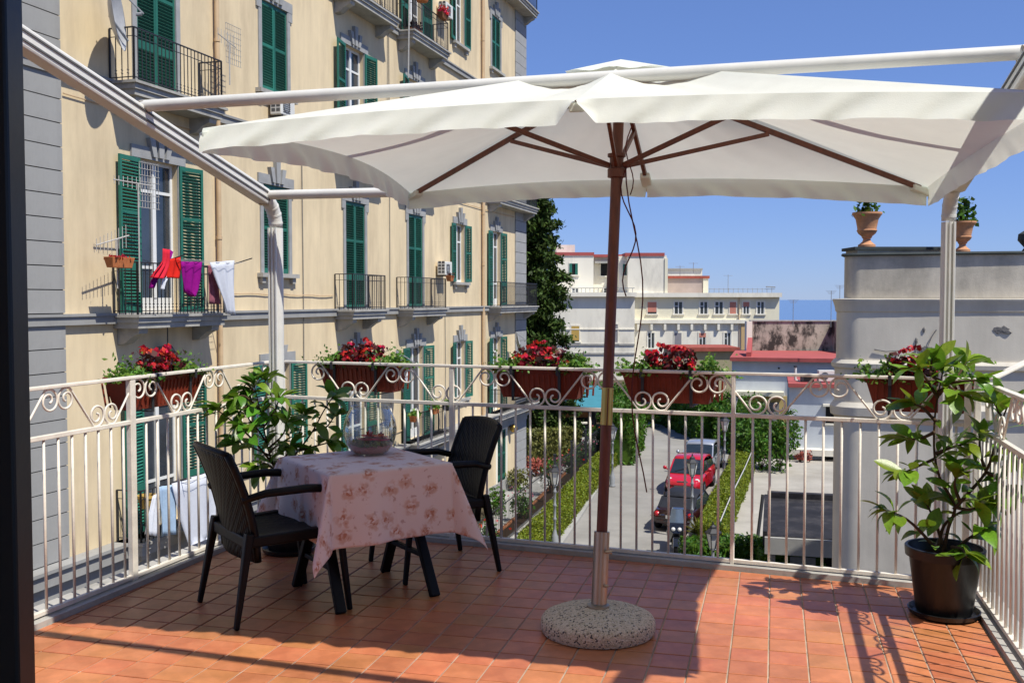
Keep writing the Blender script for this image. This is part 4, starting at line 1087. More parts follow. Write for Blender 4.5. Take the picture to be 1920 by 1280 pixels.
# ------------------------------------------------------------------ things fixed to or hung on the facade
def ac(s, z, label, d=.02, sz=.8):
    th = thing('air_conditioner', label, 'air conditioner', fw(s, d, z), FROT, 'air conditioners on the apartment building')
    part('casing', MB().box(-.42 * sz, .42 * sz, -.36, -.06, .05, .62 * sz + .02), M['plastic_white'], th, bevel=.02)
    g = MB()
    for k in range(7): g.box(-.30 * sz, .12 * sz, -.372, -.362, .12 + k * .06 * sz, .135 + k * .06 * sz)
    part('fan_grille', g.add(*(lambda m: (m.v, m.f))(MB().lathe([(.20 * sz, 0), (.20 * sz, .012), (.17 * sz, .012), (.17 * sz, 0)], n=20, cap0=False, cap1=False).xf(Matrix.Translation((-.09 * sz, -.361, .34 * sz)) @ Matrix.Rotation(R(90), 4, 'X')))), M['grille'], th)
    sg = MB()
    for r_ in range(4):
        for c_ in range(2): sg.box(-.424 * sz, -.418 * sz, -.33 + c_ * .13, -.23 + c_ * .13, .12 + r_ * .11, .2 + r_ * .11)
    part('side_vent', sg, M['grille'], th)
    part('wall_bracket', MB().bar((-.3 * sz, -.36, .03), (-.3 * sz, 0, .03), .03, .03).bar((.3 * sz, -.36, .03), (.3 * sz, 0, .03), .03, .03), M['dark_iron'], th)
s, z = fac(822, 518, .2); ac(18.35, z, 'white air conditioner on the wall beside a closed green balcony door, third floor')
s, z = fac(519, 216, .2); ac(7.3, z - .05, 'white air conditioner under the closed green window, behind the umbrella frame')
s, z = fac(822, 28, .2); ac(18.5, z, 'white air conditioner high on the wall beside the flower pot balcony')
ac(18.9, -4.78, 'white air conditioner low on the wall under the long ledge, behind the second chair')
ac(1.9, -4.9, 'white air conditioner low on the facade, seen through the side railing')
def dish(loc, rot, tilt, rad, label, mast):
    th = thing('satellite_dish', label, 'satellite dish', loc, rot, 'satellite dishes on the apartment building')
    Rm = Matrix.Rotation(tilt, 4, 'Y')
    d = MB().lathe([(.0, .0), (rad * .5, rad * .06), (rad * .85, rad * .18), (rad, rad * .26), (rad * 1.01, rad * .27), (rad * .98, rad * .25), (rad * .8, rad * .15), (0, -.015)], n=32, cap0=False, cap1=False)
    part('reflector', d.xf(Rm), M['dish'], th, 'all')
    a = Rm @ Vector((0, 0, rad * .95)); b = Rm @ Vector((-rad * .95, 0, rad * .2))
    part('feed_arm', MB().tube([b, a], .016, 6).tube([a + (Vector((0, 0, 0)) - a) * .05, a + (Vector((0, 0, 0)) - a) * .22], .035, 8), M['lamp_grey'], th)
    part('mast', MB().tube([(0, 0, 0), Vector(mast) * .6, Vector(mast)], .025, 8), M['lamp_grey'], th)
p = fw(*[(fac(205, 30, .5)[0]), .5, fac(205, 30, .5)[1]]); dish(p, FROT + R(-62), R(84), .62, 'large grey satellite dish beside the top left iron balcony', (.25, .35, -.35))
p = fw(fac(747, 690, .5)[0], .5, fac(747, 690, .5)[1]); dish(p, FROT + R(-75), R(70), .55, 'grey satellite dish on the facade right of the first street side trough', (.1, .3, -.75))
p = fw(fac(969, 642, .5)[0], .5, fac(969, 642, .5)[1]); dish(p, FROT + R(-75), R(76), .42, 'small satellite dish near the far corner of the facade, left of the conifer', (.1, .3, -.4))
def yagi(s, d, z, L, ang, label, n=9, wmax=.42, mast=1.0, frame=False, m='wire'):
    th = thing('antenna', label, 'antenna', fw(s, d, z - mast), FROT, 'television antennas on the balconies')
    part('mast', MB().tube([(0, 0, 0), (0, 0, mast)], .014, 6), M[m], th)
    part('boom', MB().tube([(-L * .62, -.0, mast + L * .62 * ang), (L * .38, 0, mast - L * .38 * ang)], .012, 6), M[m], th)
    for k in range(n):
        x = -L * .6 + k * L / n; zz = mast - x * ang; w = wmax * (.5 + .5 * k / n)
        part('element', MB().tube([(x, 0, zz - w / 2), (x, 0, zz + w / 2)], .007, 5), M[m], th)
    if frame:
        for k in range(8):
            part('reflector_wire', MB().tube([(L * .38 - .30 + k * .08, .06, mast - .42), (L * .38 - .30 + k * .08, .06, mast + .42)], .006, 5), M[m], th)
        for k in range(8):
            part('reflector_wire', MB().tube([(L * .38 - .32, .05, mast - .42 + k * .12), (L * .38 + .28, .05, mast - .42 + k * .12)], .006, 5), M[m], th)
s, z = fac(222, 338, .7); yagi(s + .55, .7, z, 1.1, 0, 'pale television antenna in front of the open shuttered balcony door', 9, .3, 2.0, True)
s, z = fac(205, 447, .5); yagi(s + .2, .5, z, .9, -.25, 'thin grey antenna left of the balcony with red laundry', 9, .45, .9)
s, z = fac(430, 80, .6); yagi(s, .6, z, .7, .2, 'antenna with orange tips beside the top left iron balcony', 6, .5, .9, True, 'wire')
def drape(name, label, cat, Lp, Rp, d, m, wave=.05, group=None, nw=4.6):
    def pick(pts, g):
        x = g * (len(pts) - 1); i = min(int(x), len(pts) - 2); t = x - i
        return pts[i][0] + (pts[i+1][0] - pts[i][0]) * t, pts[i][1] + (pts[i+1][1] - pts[i][1]) * t
    def fn(f, g):
        a, b = pick(Lp, g), pick(Rp, g); px, py = a[0] + (b[0] - a[0]) * f, a[1] + (b[1] - a[1]) * f
        s, z = fac(px, py, d); return fw(s, d + wave * math.sin(f * math.pi * nw + g * 2) * (.3 + .7 * g), z)
    return solo(name, MB().grid(fn, 14, 10), M[m], label, cat, group, 'all', solid=.012)
LG = 'laundry drying on the balconies'
drape('red_shirt', 'crimson red shirt pegged on the balcony line, leftmost of the laundry', 'laundry', [(305, 466), (303, 490), (285, 512), (282, 520)], [(317, 468), (316, 495), (308, 518), (305, 522)], .98, 'cloth_red', .06, LG)
drape('red_shorts', 'bright red shorts pegged on the balcony beside the crimson shirt', 'laundry', [(308, 488), (309, 506), (308, 520)], [(337, 482), (338, 505), (336, 522)], .95, 'cloth_red2', .04, LG)
drape('magenta_sleeve', 'magenta garment hanging behind the crimson shirt on the balcony', 'laundry', [(317, 467), (298, 500), (282, 527), (280, 540)], [(324, 472), (314, 500), (296, 522), (288, 540)], .90, 'cloth_purple', .03, LG)
drape('white_sock', 'small white cloth hanging below the red shirt', 'laundry', [(305, 518), (302, 530), (301, 542)], [(317, 518), (310, 530), (307, 543)], .92, 'cloth_white', .02, LG)
drape('purple_trousers', 'purple trousers pegged on the balcony line', 'laundry', [(339, 490), (340, 520), (342, 545), (356, 553)], [(377, 491), (374, 525), (370, 545), (362, 556)], .98, 'cloth_purple', .07, LG)
drape('faded_pink_towel', 'faded pink towel hanging behind the white trousers', 'laundry', [(390, 497), (390, 530), (391, 570)], [(400, 497), (408, 530), (414, 570)], .86, 'cloth_pink', .03, LG)
drape('white_trousers', 'white trousers hanging from the balcony clothesline', 'laundry', [(393, 492), (405, 530), (418, 565), (424, 588)], [(438, 488), (437, 520), (438, 560), (440, 590)], 1.0, 'cloth_white', .05, LG)
drape('white_sheet', 'large white bed sheet hung over the lower balcony behind the first chair', 'laundry', [(322, 906), (336, 975), (350, 1022), (353, 1027)], [(432, 872), (428, 940), (424, 990), (400, 1012)], .98, 'cloth_white', .07, LG, 5)
drape('pale_blue_shirt', 'pale blue shirt on the lower balcony beside the white sheet', 'laundry', [(297, 912), (300, 955), (302, 1005)], [(324, 908), (328, 955), (330, 1000)], .93, 'cloth_blue', .05, LG)
drape('striped_cloth', 'crumpled white cloth beside the pale blue shirt on the lower balcony', 'laundry', [(286, 930), (276, 965), (272, 1000)], [(298, 922), (296, 960), (292, 1005)], .86, 'cloth_white', .05, LG)
for k, (x0, z, lab) in enumerate(((1.45, FC_ + 1.0, 'dark iron clothesline rods holding the red and white laundry'), (1.5, FD + 1.0, 'dark iron clothesline rods holding the white sheet'))):
    th = thing('clothesline', lab, 'clothesline', fw(2.75, .6, z), FROT)
    for x in (-.85, 1.42): part('rod', MB().tube([(x, .02, -.02), (x + .05, -.62, .16)], .012, 6), M['dark_iron'], th)
    for y in (-.32, -.40, -.5): part('line', MB().tube([(-.82 + t * .225, y, -.0 + .07 * abs(y) * 2 - .02 * math.sin(t / 10 * math.pi)) for t in range(11)], .004, 4), M['wire'], th)
def pot_on(s, d, z, L, label, plant=None, mcol='terracotta', grp='pots on the facade balconies', round_=False, plab=None):
    th = thing('balcony_pot', label, 'flower pot', fw(s, d, z), FROT, grp)
    if round_: part('body', MB().lathe([(L * .34, 0), (L * .5, .2), (L * .54, .2), (L * .54, .25), (L * .46, .25), (L * .44, .18)], n=18, cap1=False), M[mcol], th, 40)
    else:
        m = MB(); a, b = L / 2 - .05, L / 2
        m.add([(-a,-.07,0),(a,-.07,0),(a,.07,0),(-a,.07,0),(-b,-.10,.19),(b,-.10,.19),(b,.10,.19),(-b,.10,.19),(-b+.03,-.08,.19),(b-.03,-.08,.19),(b-.03,.08,.19),(-b+.03,.08,.19),(-b+.05,-.06,.12),(b-.05,-.06,.12),(b-.05,.06,.12),(-b+.05,.06,.12)],
              [(3,2,1,0)] + [(r*4+k, r*4+(k+1)%4, (r+1)*4+(k+1)%4, (r+1)*4+k) for r in range(3) for k in range(4)] + [(12,13,14,15)])
        part('body', m, M[mcol], th, bevel=.006)
    part('soil', MB().box(-L * .3, L * .3, -.05, .05, .12, .16), M['soil'], th)
    if plant:
        mm, n, hh, lf = plant; Q = np.stack([RNG.uniform(-L * .42, L * .42, n), RNG.normal(0, .07, n), .16 + np.abs(RNG.normal(0, hh, n))], 1)
        pt = thing('balcony_plant', plab or ('plant growing in the ' + label), 'plant', fw(s, d, z + .15), FROT, 'plants on the facade balconies')
        leaf_cloud('foliage', Q - np.array([0, 0, .15]), lf, M[mm], pt)
        part('stem', MB().tube([(0, 0, -.02), (0.01, 0, hh)], .01, 5), M['stem'], pt)
pot_on(fac(224, 494, .62)[0], .62, FC_ + .86, .62, 'terracotta trough at the left end of the red laundry balcony', ('begonia', 60, .03, .05), plab='few red flowers in the trough of the red laundry balcony')
pot_on(fac(773, 790, .62)[0] - .1, .74, FD + .80, .42, 'terracotta pot on the balcony rail, left of the two plants', ('leaf_small', 120, .10, .08), plab='spiky green plant in the left terracotta balcony pot')
pot_on(fac(808, 772, .62)[0], .74, FD + .86, .45, 'terracotta pot on the balcony rail, middle of three', ('leaf_small', 150, .13, .08), plab='tall green plant in the middle balcony pot')
pot_on(fac(824, 770, .62)[0] + .4, .74, FD + .85, .42, 'black pot on the balcony rail, right of the terracotta pots', ('leaf_small', 150, .08, .07), 'pot_black', plab='bushy green plant in the black balcony pot')
pot_on(15.1, .74, FA_ + .92, .5, 'terracotta pot on the high balcony rail', ('leaf_small', 240, .22, .10), round_=True, plab='green plant spilling from the high balcony pot')
pot_on(16.9, .74, FA_ + .85, .55, 'hanging red flower box outside the high balcony', ('begonia', 180, .10, .08), 'rust', plab='reddish flowers of the hanging box on the high balcony')
pot_on(15.5, .35, FA_ + .01, .6, 'box of dry reddish plants on the high balcony floor', ('begonia_leaf', 160, .12, .08), plab='dry reddish plant on the high balcony floor')
pot_on(17.5, .74, FC_ + .90, .34, 'small pot on the balcony rail next to the air conditioner', ('begonia_leaf', 40, .05, .06), plab='sparse plant in the small pot next to the air conditioner')
pot_on(24.2, .74, FD + .88, .9, 'terracotta trough on the far end balcony rail', None)
pot_on(fac(263, 955, .3)[0], .45, FD + .60, .34, 'orange pot on the lower balcony beside the striped cloth', None, 'blind_yellow', round_=True)
lm = thing('wall_lamp', 'brass round wall lamp beside the green ground floor door', 'lamp', fw(26.65, .0, -3.95), FROT)
part('globe', MB().lathe([(0, -.17), (.10, -.15), (.17, -.05), (.17, .05), (.10, .15), (0, .17)], (0, -.22, 0), 14, False, False), M['brass'], lm, 'all'); part('arm', MB().tube([(0, 0, .05), (0, -.22, .18)], .02, 6), M['dark_iron'], lm)
rp = fw(fac(768, 20, .9)[0], .9, 0); rl_ = MB().tube([(rp.x, rp.y, fac(768, -40, .9)[1]), (rp.x - .05, rp.y, fac(766, 145, .9)[1])], .022, 6)
solo('hanging_cord', rl_, M['wire'], 'pale cord hanging down from the high balcony with pots', 'cord')
# sheds and the little lamps under the red laundry balcony
ul = thing('balcony_lamp', 'dark bell lamp under the balcony with red laundry', 'lamp', fw(2.55, .3, FC_ - .26), FROT)
part('chain', MB().tube([(0, 0, 0), (0, 0, -.35)], .012, 5), M['dark_iron'], ul); part('shade', MB().lathe([(.02, -.34), (.08, -.37), (.17, -.52), (.15, -.52), (.05, -.38)], n=16, cap0=False, cap1=False), M['dark_iron'], ul, 'all')
# ================================================================== GROUND, SEA, STREET
gp = MB()
gp.poly([Vector((-40, -15, GZ - .4)), Vector((120, -15, GZ - .4)), Vector((150, 190, GZ - .4)), Vector((-90, 190, GZ - .4))], (0, 0, .39))
struct('ground', gp, M['earth'], 'bare earth ground of the gardens below the terrace')
sp = MB(); sp.add([(-90000, 150, -75), (90000, 150, -75), (90000, 120000, -75), (-90000, 120000, -75)], [(0, 1, 2, 3)])
struct('sea', sp, M['sea_water'], 'blue sea reaching the hazy horizon')
cl = MB(); cl.poly([Vector((-90, 190.01, -76)), Vector((150, 190.01, -76)), Vector((150, 190.01, GZ - .02)), Vector((-90, 190.01, GZ - .02))], (0, 2, 0))
struct('cliff', cl, M['earth'], 'earth bank where the land drops to the sea')
def sheet(name, pts, z, m, label, th=.004):
    s = MB(); n = len(pts); s.add([(p[0], p[1], GZ + z) for p in pts], [tuple(range(n))]); return struct(name, s, M[m], label)
G = lambda px, py: gnd(px, py)
roadL = [G(930, 1150), G(1030, 1050), G(1047, 1030), G(1085, 975), G(1120, 920), G(1150, 872), G(1176, 845), G(1197, 810), G(1215, 788)]
roadR = [G(1560, 765), G(1390, 800), G(1367, 850), G(1352, 900), G(1325, 960), G(1305, 1010), G(1285, 1060), G(1270, 1150)]
sheet('road', roadL + roadR, .004, 'road_concrete', 'pale concrete lane curving between low hedges')
sheet('garden_path', [G(700, 1150), G(925, 1150), G(939, 1028), G(1047, 938), G(1125, 862), G(1140, 800), G(960, 800), G(900, 1000)], .006, 'concrete', 'pale concrete path between building and iron fence')
sheet('yard', [G(1342, 1150), G(1640, 1150), G(1640, 860), G(1400, 860), G(1395, 885), G(1372, 950)], .005, 'yard', 'pale concrete yard right of the green netting')
def kerbline(pts, w, h_, name, m, label):
    k = MB()
    for a, b in zip(pts, pts[1:]):
        d = (b - a).normalized(); n = Vector((d.y, -d.x, 0)) * w / 2
        k.add([a - n, a + n, b + n, b - n, a - n + Vector((0, 0, h_)), a + n + Vector((0, 0, h_)), b + n + Vector((0, 0, h_)), b - n + Vector((0, 0, h_))], [(0,3,2,1),(4,5,6,7),(0,1,5,4),(1,2,6,5),(2,3,7,6),(3,0,4,7)])
    return struct(name, k, M[m], label)
kerbline([p + Vector((-.06, 0, 0)) for p in roadL[1:7]], .22, .12, 'road_kerb', 'concrete', 'pale kerb between the lane and the low bright hedge')
wallline = [G(940, 1042), G(1040, 950), G(1098, 888), G(1128, 860), G(1145, 835)]
wb_ = MB()
for a, b in zip(wallline, wallline[1:]):
    d = (b - a).normalized(); n = Vector((d.y, -d.x, 0)) * .16
    wb_.poly([a - n, a + n, b + n, b - n], (0, 0, .32))
solo('garden_wall', wb_, M['concrete'], 'low pale concrete wall carrying the black iron fence', 'wall')
hl = [(a + b) / 2 for a, b in zip(wallline, [G(1047, 1030), G(1085, 962), G(1130, 900), G(1152, 868), G(1168, 845)])]
hedge('low_hedge', 'low bright clipped hedge along the left side of the lane', 'hedge', [G(985, 1070)] + [h_ + Vector((.12, 0, 0)) for h_ in hl], 1.0, .62, M['hedge_bright'], leaf=.05, dens=600, lump=.06)
# iron fence with separate posts and bars
fe = thing('iron_fence', 'black iron bar fence between the rose garden and the lane', 'fence', wallline[0])
o = wallline[0]; bm_ = mesh('bar', MB().tube([(0, 0, .32), (0, 0, 1.72)], .008, 5), M['dark_iron'])
nb = 0
for a, b in zip([G(860, 1115)] + wallline, wallline):
    d = b - a; n = int(d.length / .17)
    part('rail', MB().bar(a - o + Vector((0, 0, 1.62)), b - o + Vector((0, 0, 1.62)), .03, .02).bar(a - o + Vector((0, 0, .44)), b - o + Vector((0, 0, .44)), .03, .02), M['dark_iron'], fe)
    for k in range(n):
        if nb < 230: place('bar', bm_, fe, a - o + d * (k / n)); nb += 1
    for k in range(max(1, int(d.length / 3.2))):
        p = a - o + d * (k / max(1, int(d.length / 3.2))); part('post', MB().box(p.x - .05, p.x + .05, p.y - .05, p.y + .05, 0, 2.05).box(p.x - .065, p.x + .065, p.y - .065, p.y + .065, 2.05, 2.09), M['dark_iron'], fe)
# rose bed along the fence
bed = MB()
for a, b in zip(wallline, wallline[1:]):
    d = (b - a).normalized(); n = Vector((-d.y, d.x, 0)); bed.poly([a + n * .18, b + n * .18, b + n * .75, a + n * .75], (0, 0, .14))
struct('flower_bed', bed, M['soil'], 'rose bed inside the iron fence')
be = MB()
k = 0
for a, b in zip(wallline, wallline[1:]):
    d = b - a; nn = Vector((-d.y, d.x, 0)).normalized(); m = int(d.length / .45)
    for i in range(m):
        p = a + d * (i / m) + nn * .80; be.obox(p + Vector((0, 0, .10)), d.normalized() * .20, nn * .05, (0, 0, .11))
solo('bed_edging', be, M['brick_edge'], 'terracotta edging bricks of the rose bed', 'edging', kind='stuff')
rl = ['rose bush with pink blooms at the near end of the fence bed', 'green rose bush beside the first fence lamp', 'rose bush with one pink rose in the middle of the bed', 'tall green rose bush by the dark post', 'white blooming rose bush along the iron fence', 'dense rose bush near the far end of the fence', 'dark green rose bush next to the pavilion']
for i in range(7):
    f = i / 6.3 * (len(wallline) - 1); j = min(int(f), len(wallline) - 2); p = wallline[j] + (wallline[j+1] - wallline[j]) * (f - j) + Vector((-.55, .12, 0))
    t = bush('rose_bush', rl[i], 'rose bush', p, (.42, .42, .48 + .12 * (i % 3)), M['hedge_green'], .085, 420, 'rose bushes along the iron fence', GZ + .1)
    n = 26; Q = np.stack([RNG.normal(0, .3, n), RNG.normal(0, .3, n), RNG.uniform(.5, 1.15, n)], 1)
    leaf_cloud('blossom', Q, .10, M['begonia' if i % 3 == 0 else ('cloth_pink' if i % 3 == 1 else 'plastic_white')], t, None, 1, 1.1)
# left garden hedge and shrubs by the wall
bush('garden_shrub', 'small yellowish shrub at the foot of the apartment building wall', 'shrub', G(970, 918), (.6, .6, .5), M['hedge_dull'], .09, 500)
bush('garden_shrub', 'green shrub below the green ground floor door', 'shrub', G(925, 965), (.45, .7, .55), M['hedge_green'], .08, 500)
hedge('garden_hedge', 'yellow green hedge in front of the dark pavilion', 'hedge', [G(985, 872) + Vector((0, 0, 0)), G(1085, 868)], 1.0, 1.75, M['hedge_dull'], leaf=.10, dens=150)
bush('rust_flowers', 'reddish flowering shrub bed before the garden hedge', 'flowers', G(1005, 893), (1.6, .7, .42), M['roof_tile'], .10, 700)
bush('pink_flowers', 'pink flowering shrub at the far end of the garden path', 'flowers', G(1040, 890), (.9, .5, .4), M['cloth_pink'], .09, 420)

# dark pavilion with teal awning
PV = 60.0
pv = thing('pavilion', 'dark timber garden pavilion under a teal awning', 'pavilion', at_Y(1065, 860, PV) * 1.0)
pv.location.z = GZ
def PX(px, py, dy=0): q = at_Y(px, py, PV + dy); return Vector((q.x - pv.location.x, dy, q.z - GZ))
a, b = PX(992, 766), PX(1128, 766); zt = PX(1060, 766).z
part('awning', MB().poly([Vector((a.x, -.3, zt)), Vector((b.x + .6, -.3, zt)), Vector((b.x + .2, 4, zt + 1.0)), Vector((a.x - .2, 4, zt + 1.0))], (0, 0, .05)).poly([Vector((b.x + .62, -.3, zt - .75)), Vector((b.x + .9, -.2, zt - .7)), Vector((b.x + .8, 1.2, zt + .35)), Vector((b.x + .45, 1.0, zt + .25))], (0.02, .02, .03)), M['teal'], pv)
part('valance', MB().box(a.x, b.x + .6, -.34, -.31, zt - .16, zt + .03), M['dark_iron'], pv)
part('back_panel', MB().box(a.x, b.x, 3.6, 3.8, 0, zt + .7), M['dark_void'], pv)
part('side_wall', MB().box(a.x - .1, a.x, 0, 3.8, 0, zt), M['dark_void'], pv)
for px in (994, 1111): 
    p = PX(px, 800); part('post', MB().box(p.x - .13, p.x + .13, -.15, .12, 0, zt), M['dark_paint'], pv)
part('inner_shelf', MB().box(PX(1035, 780).x, PX(1105, 780).x, 1.0, 1.1, PX(1035, 786).z, PX(1035, 774).z), M['brick_edge'], pv)
part('parapet', MB().box(a.x, b.x, -.10, .1, 0, .7), M['dark_paint'], pv)
part('step', MB().box(PX(998, 845).x, PX(1100, 845).x, -.5, -.2, .85, .93), M['white_wall'], pv)

# hedges and greenery round the lane
hedge('clipped_hedge', 'tall rounded hedge block at the bend of the lane', 'hedge', [G(1160, 872), G(1184, 835)], 1.4, 2.75, M['hedge_green'], leaf=.11, dens=130, lump=.25)
hedge('clipped_hedge', 'long dark hedge along the far side of the lane', 'hedge', [G(1196, 782), G(1262, 796), G(1330, 826)], 1.6, 2.3, M['hedge_green'], leaf=.12, dens=110, lump=.25)
hedge('clipped_hedge', 'bright hedge stepping down behind the silver car', 'hedge', [G(1272, 792), G(1345, 817), G(1410, 852)], 1.8, 2.0, M['hedge_green'], leaf=.12, dens=110, lump=.25)
hedge('low_hedge', 'bright clipped hedge right of the parked cars', 'hedge', [G(1332, 1040), G(1352, 985), G(1378, 925), G(1398, 880)], .85, 1.0, M['hedge_bright'], leaf=.055, dens=520, lump=.08)
nt_ = MB()
nl = [G(1350, 1040), G(1370, 985), G(1396, 925), G(1412, 882)]
for a, b in zip(nl, nl[1:]):
    d = b - a; k = int(d.length / .09)
    for i in range(k): nt_.bar(a + d * (i / k), a + d * (i / k) + Vector((0, 0, 1.05)), .035, .008)
    for zz in np.arange(.05, 1.06, .10): nt_.bar(a + Vector((0, 0, zz)), b + Vector((0, 0, zz)), .008, .03)
solo('netting', nt_, M['netting'], 'green netting fence along the bright clipped hedge', 'netting', kind='stuff')
tr_ = MB()
for a, b in zip(nl, nl[1:]): tr_.tube([a + Vector((0, 0, 1.09)), b + Vector((0, 0, 1.09))], .022, 6)
solo('netting_rail', tr_, M['wire'], 'pale rail along the top of the green netting', 'rail')
for c, rd, n, lb in ((G(1428, 880), (1.3, 1.4, 1.45), 2600, 'large green shrub against the blue house'), (G(1402, 848), (1.5, 1.4, 1.3), 2200, 'bright green shrub under the yellow awning'), (G(1380, 822), (1.7, 1.5, 1.2), 2200, 'green shrub behind the dark hedge'), (G(1462, 882), (.9, .9, 1.4), 1300, 'climbing green shrub at the corner of the blue house'), (G(1345, 803), (1.8, 1.5, 1.2), 2000, 'spreading green shrub above the dark hedge')):
    bush('garden_shrub', lb, 'shrub', c, rd, M['hedge_green'], .12, n)
for c, rd, n, lb in ((G(1160, 800), (2.4, 2.0, 1.35), 2600, 'round tree like shrub behind the teal pavilion'), (G(1120, 790), (2.2, 2, 1.35), 2400, 'dense green shrub left of the pole, behind the pavilion'), (G(1205, 775), (2.8, 2, 1.0), 2400, 'wide green shrub where the lane disappears'), (G(1260, 770), (2.2, 1.6, .7), 1600, 'low green shrub below the olive house')):
    bush('garden_shrub', lb, 'shrub', c, rd, M['hedge_green'], .15, n)
hedge('low_hedge', 'dark hedge nearest the terrace, behind its right railing bars', 'hedge', [G(1282, 1085), G(1400, 1080), G(1500, 1084)], 1.0, 1.15, M['hedge_green'], leaf=.08, dens=260, lump=.1)
ag = thing('agave', 'spiky agave beside the motorcycle', 'plant', G(1312, 1015))
for k in range(26):
    a = k * 2.4; t = .25 + .75 * (k / 26); d = Vector((math.cos(a) * t, math.sin(a) * t, 1.05 - .6 * t))
    pts = [d * (.75 * j / 4) + Vector((0, 0, -.18 * t * (j / 4) ** 2 + .25)) for j in range(5)]
    part('leaf', MB().tube(pts, [.03, .045, .04, .028, .004], 4, sx=.4), M['hedge_dull'], ag)
part('trunk', MB().tube([(0, 0, 0), (0, 0, .32)], [.12, .1], 8), M['bark'], ag)
# conifer
def conifer(c, hgt, rad):
    th = thing('conifer_tree', 'tall dark conifer behind the far corner of the apartment building', 'tree', c)
    part('trunk', MB().tube([(0, 0, 0), (.1, 0, hgt * .4), (0, .1, hgt * .8), (0, 0, hgt)], [.28, .2, .1, .02], 10), M['bark'], th, 'all')
    Ps, br = [], MB()
    nlev = 62
    for i in range(nlev):
        f = i / (nlev - 1); z = hgt * (.06 + .93 * f); R_ = rad * (1.0 - f) ** .62 * (.78 + .35 * math.sin(i * 1.9)) + .16
        for k in range(6):
            a = i * 1.1 + k * 6.283 / 6 + random.uniform(-.35, .35); Rr = R_ * random.uniform(.72, 1.2); droop = random.uniform(.18, .5)
            if i % 2 == 0: br.tube([(0, 0, z), (math.cos(a) * Rr * .6, math.sin(a) * Rr * .6, z - droop * Rr * .35), (math.cos(a) * Rr, math.sin(a) * Rr, z - droop * Rr * .8)], [.035, .02, .006], 4)
            n = int(40 + 95 * Rr); t = np.sqrt(RNG.uniform(.06, 1, n)); w = .10 + .20 * (1 - t * .5)
            Ps.append(np.stack([math.cos(a) * Rr * t + RNG.normal(0, 1, n) * w * .75, math.sin(a) * Rr * t + RNG.normal(0, 1, n) * w * .75, z - droop * Rr * t ** 1.5 * .8 + RNG.normal(0, 1, n) * .13], 1))
    part('limb', br, M['bark'], th, kind='stuff')
    leaf_cloud('crown', np.concatenate(Ps), .125, M['conifer'], th, None, 1, 2.2)
conifer(Vector((at_Y(1000, 600, 54).x, 54, GZ)), 17.0, 2.35)

# street lamps
def lamp(p, hgt, label, flip=0):
    th = thing('street_lamp', label, 'street lamp', p, 0, 'lantern lamps along the lane')
    part('base', MB().lathe([(.13, 0), (.15, .05), (.11, .12), (.12, .45), (.085, .5), (.06, .62), (.05, .66)], n=14), M['lamp_grey'], th, 40)
    pr = [(.045, .66)]
    z = .66
    while z < hgt - .75:
        pr += [(.042, z + .3), (.062, z + .33), (.062, z + .37), (.042, z + .4)]; z += .45
    pr += [(.04, hgt - .62), (.09, hgt - .58), (.05, hgt - .54)]
    part('column', MB().lathe(pr, n=10), M['lamp_grey'], th, 40)
    part('lantern', MB().lathe([(.10, hgt - .54), (.19, hgt - .14), (.19, hgt - .12)], n=6), M['lantern_glass'], th)
    fr = MB()
    for k in range(6):
        a = 2 * math.pi * k / 6; fr.bar((math.cos(a) * .105, math.sin(a) * .105, hgt - .54), (math.cos(a) * .196, math.sin(a) * .196, hgt - .12), .018)
    part('frame', fr, M['dark_iron'], th)
    part('cap', MB().lathe([(.24, hgt - .125), (.23, hgt - .10), (.10, hgt + .0), (.09, hgt + .05), (.03, hgt + .10), (.02, hgt + .17), (0, hgt + .18)], n=6, cap1=False), M['dark_iron'], th)
for (px, py), hh, lb in (((1040, 1030), 2.7, 'street lamp standing in the low hedge, nearest the table side'), ((1148, 912), 2.65, 'street lamp partly hidden by the umbrella pole'), ((1193, 852), 2.7, 'street lamp before the rounded hedge block'),
                         ((1297, 1010), 2.75, 'street lamp right in front of the red car'), ((1358, 905), 2.9, 'street lamp by the hedge, beside the silver car'), ((1375, 865), 3.3, 'tall street lamp behind the thin rusty railing post')):
    lamp(G(px, py), hh, lb)
q = G(1336, 1118); lamp(q, 1.9, 'short lantern lamp rising from the dark front hedge')

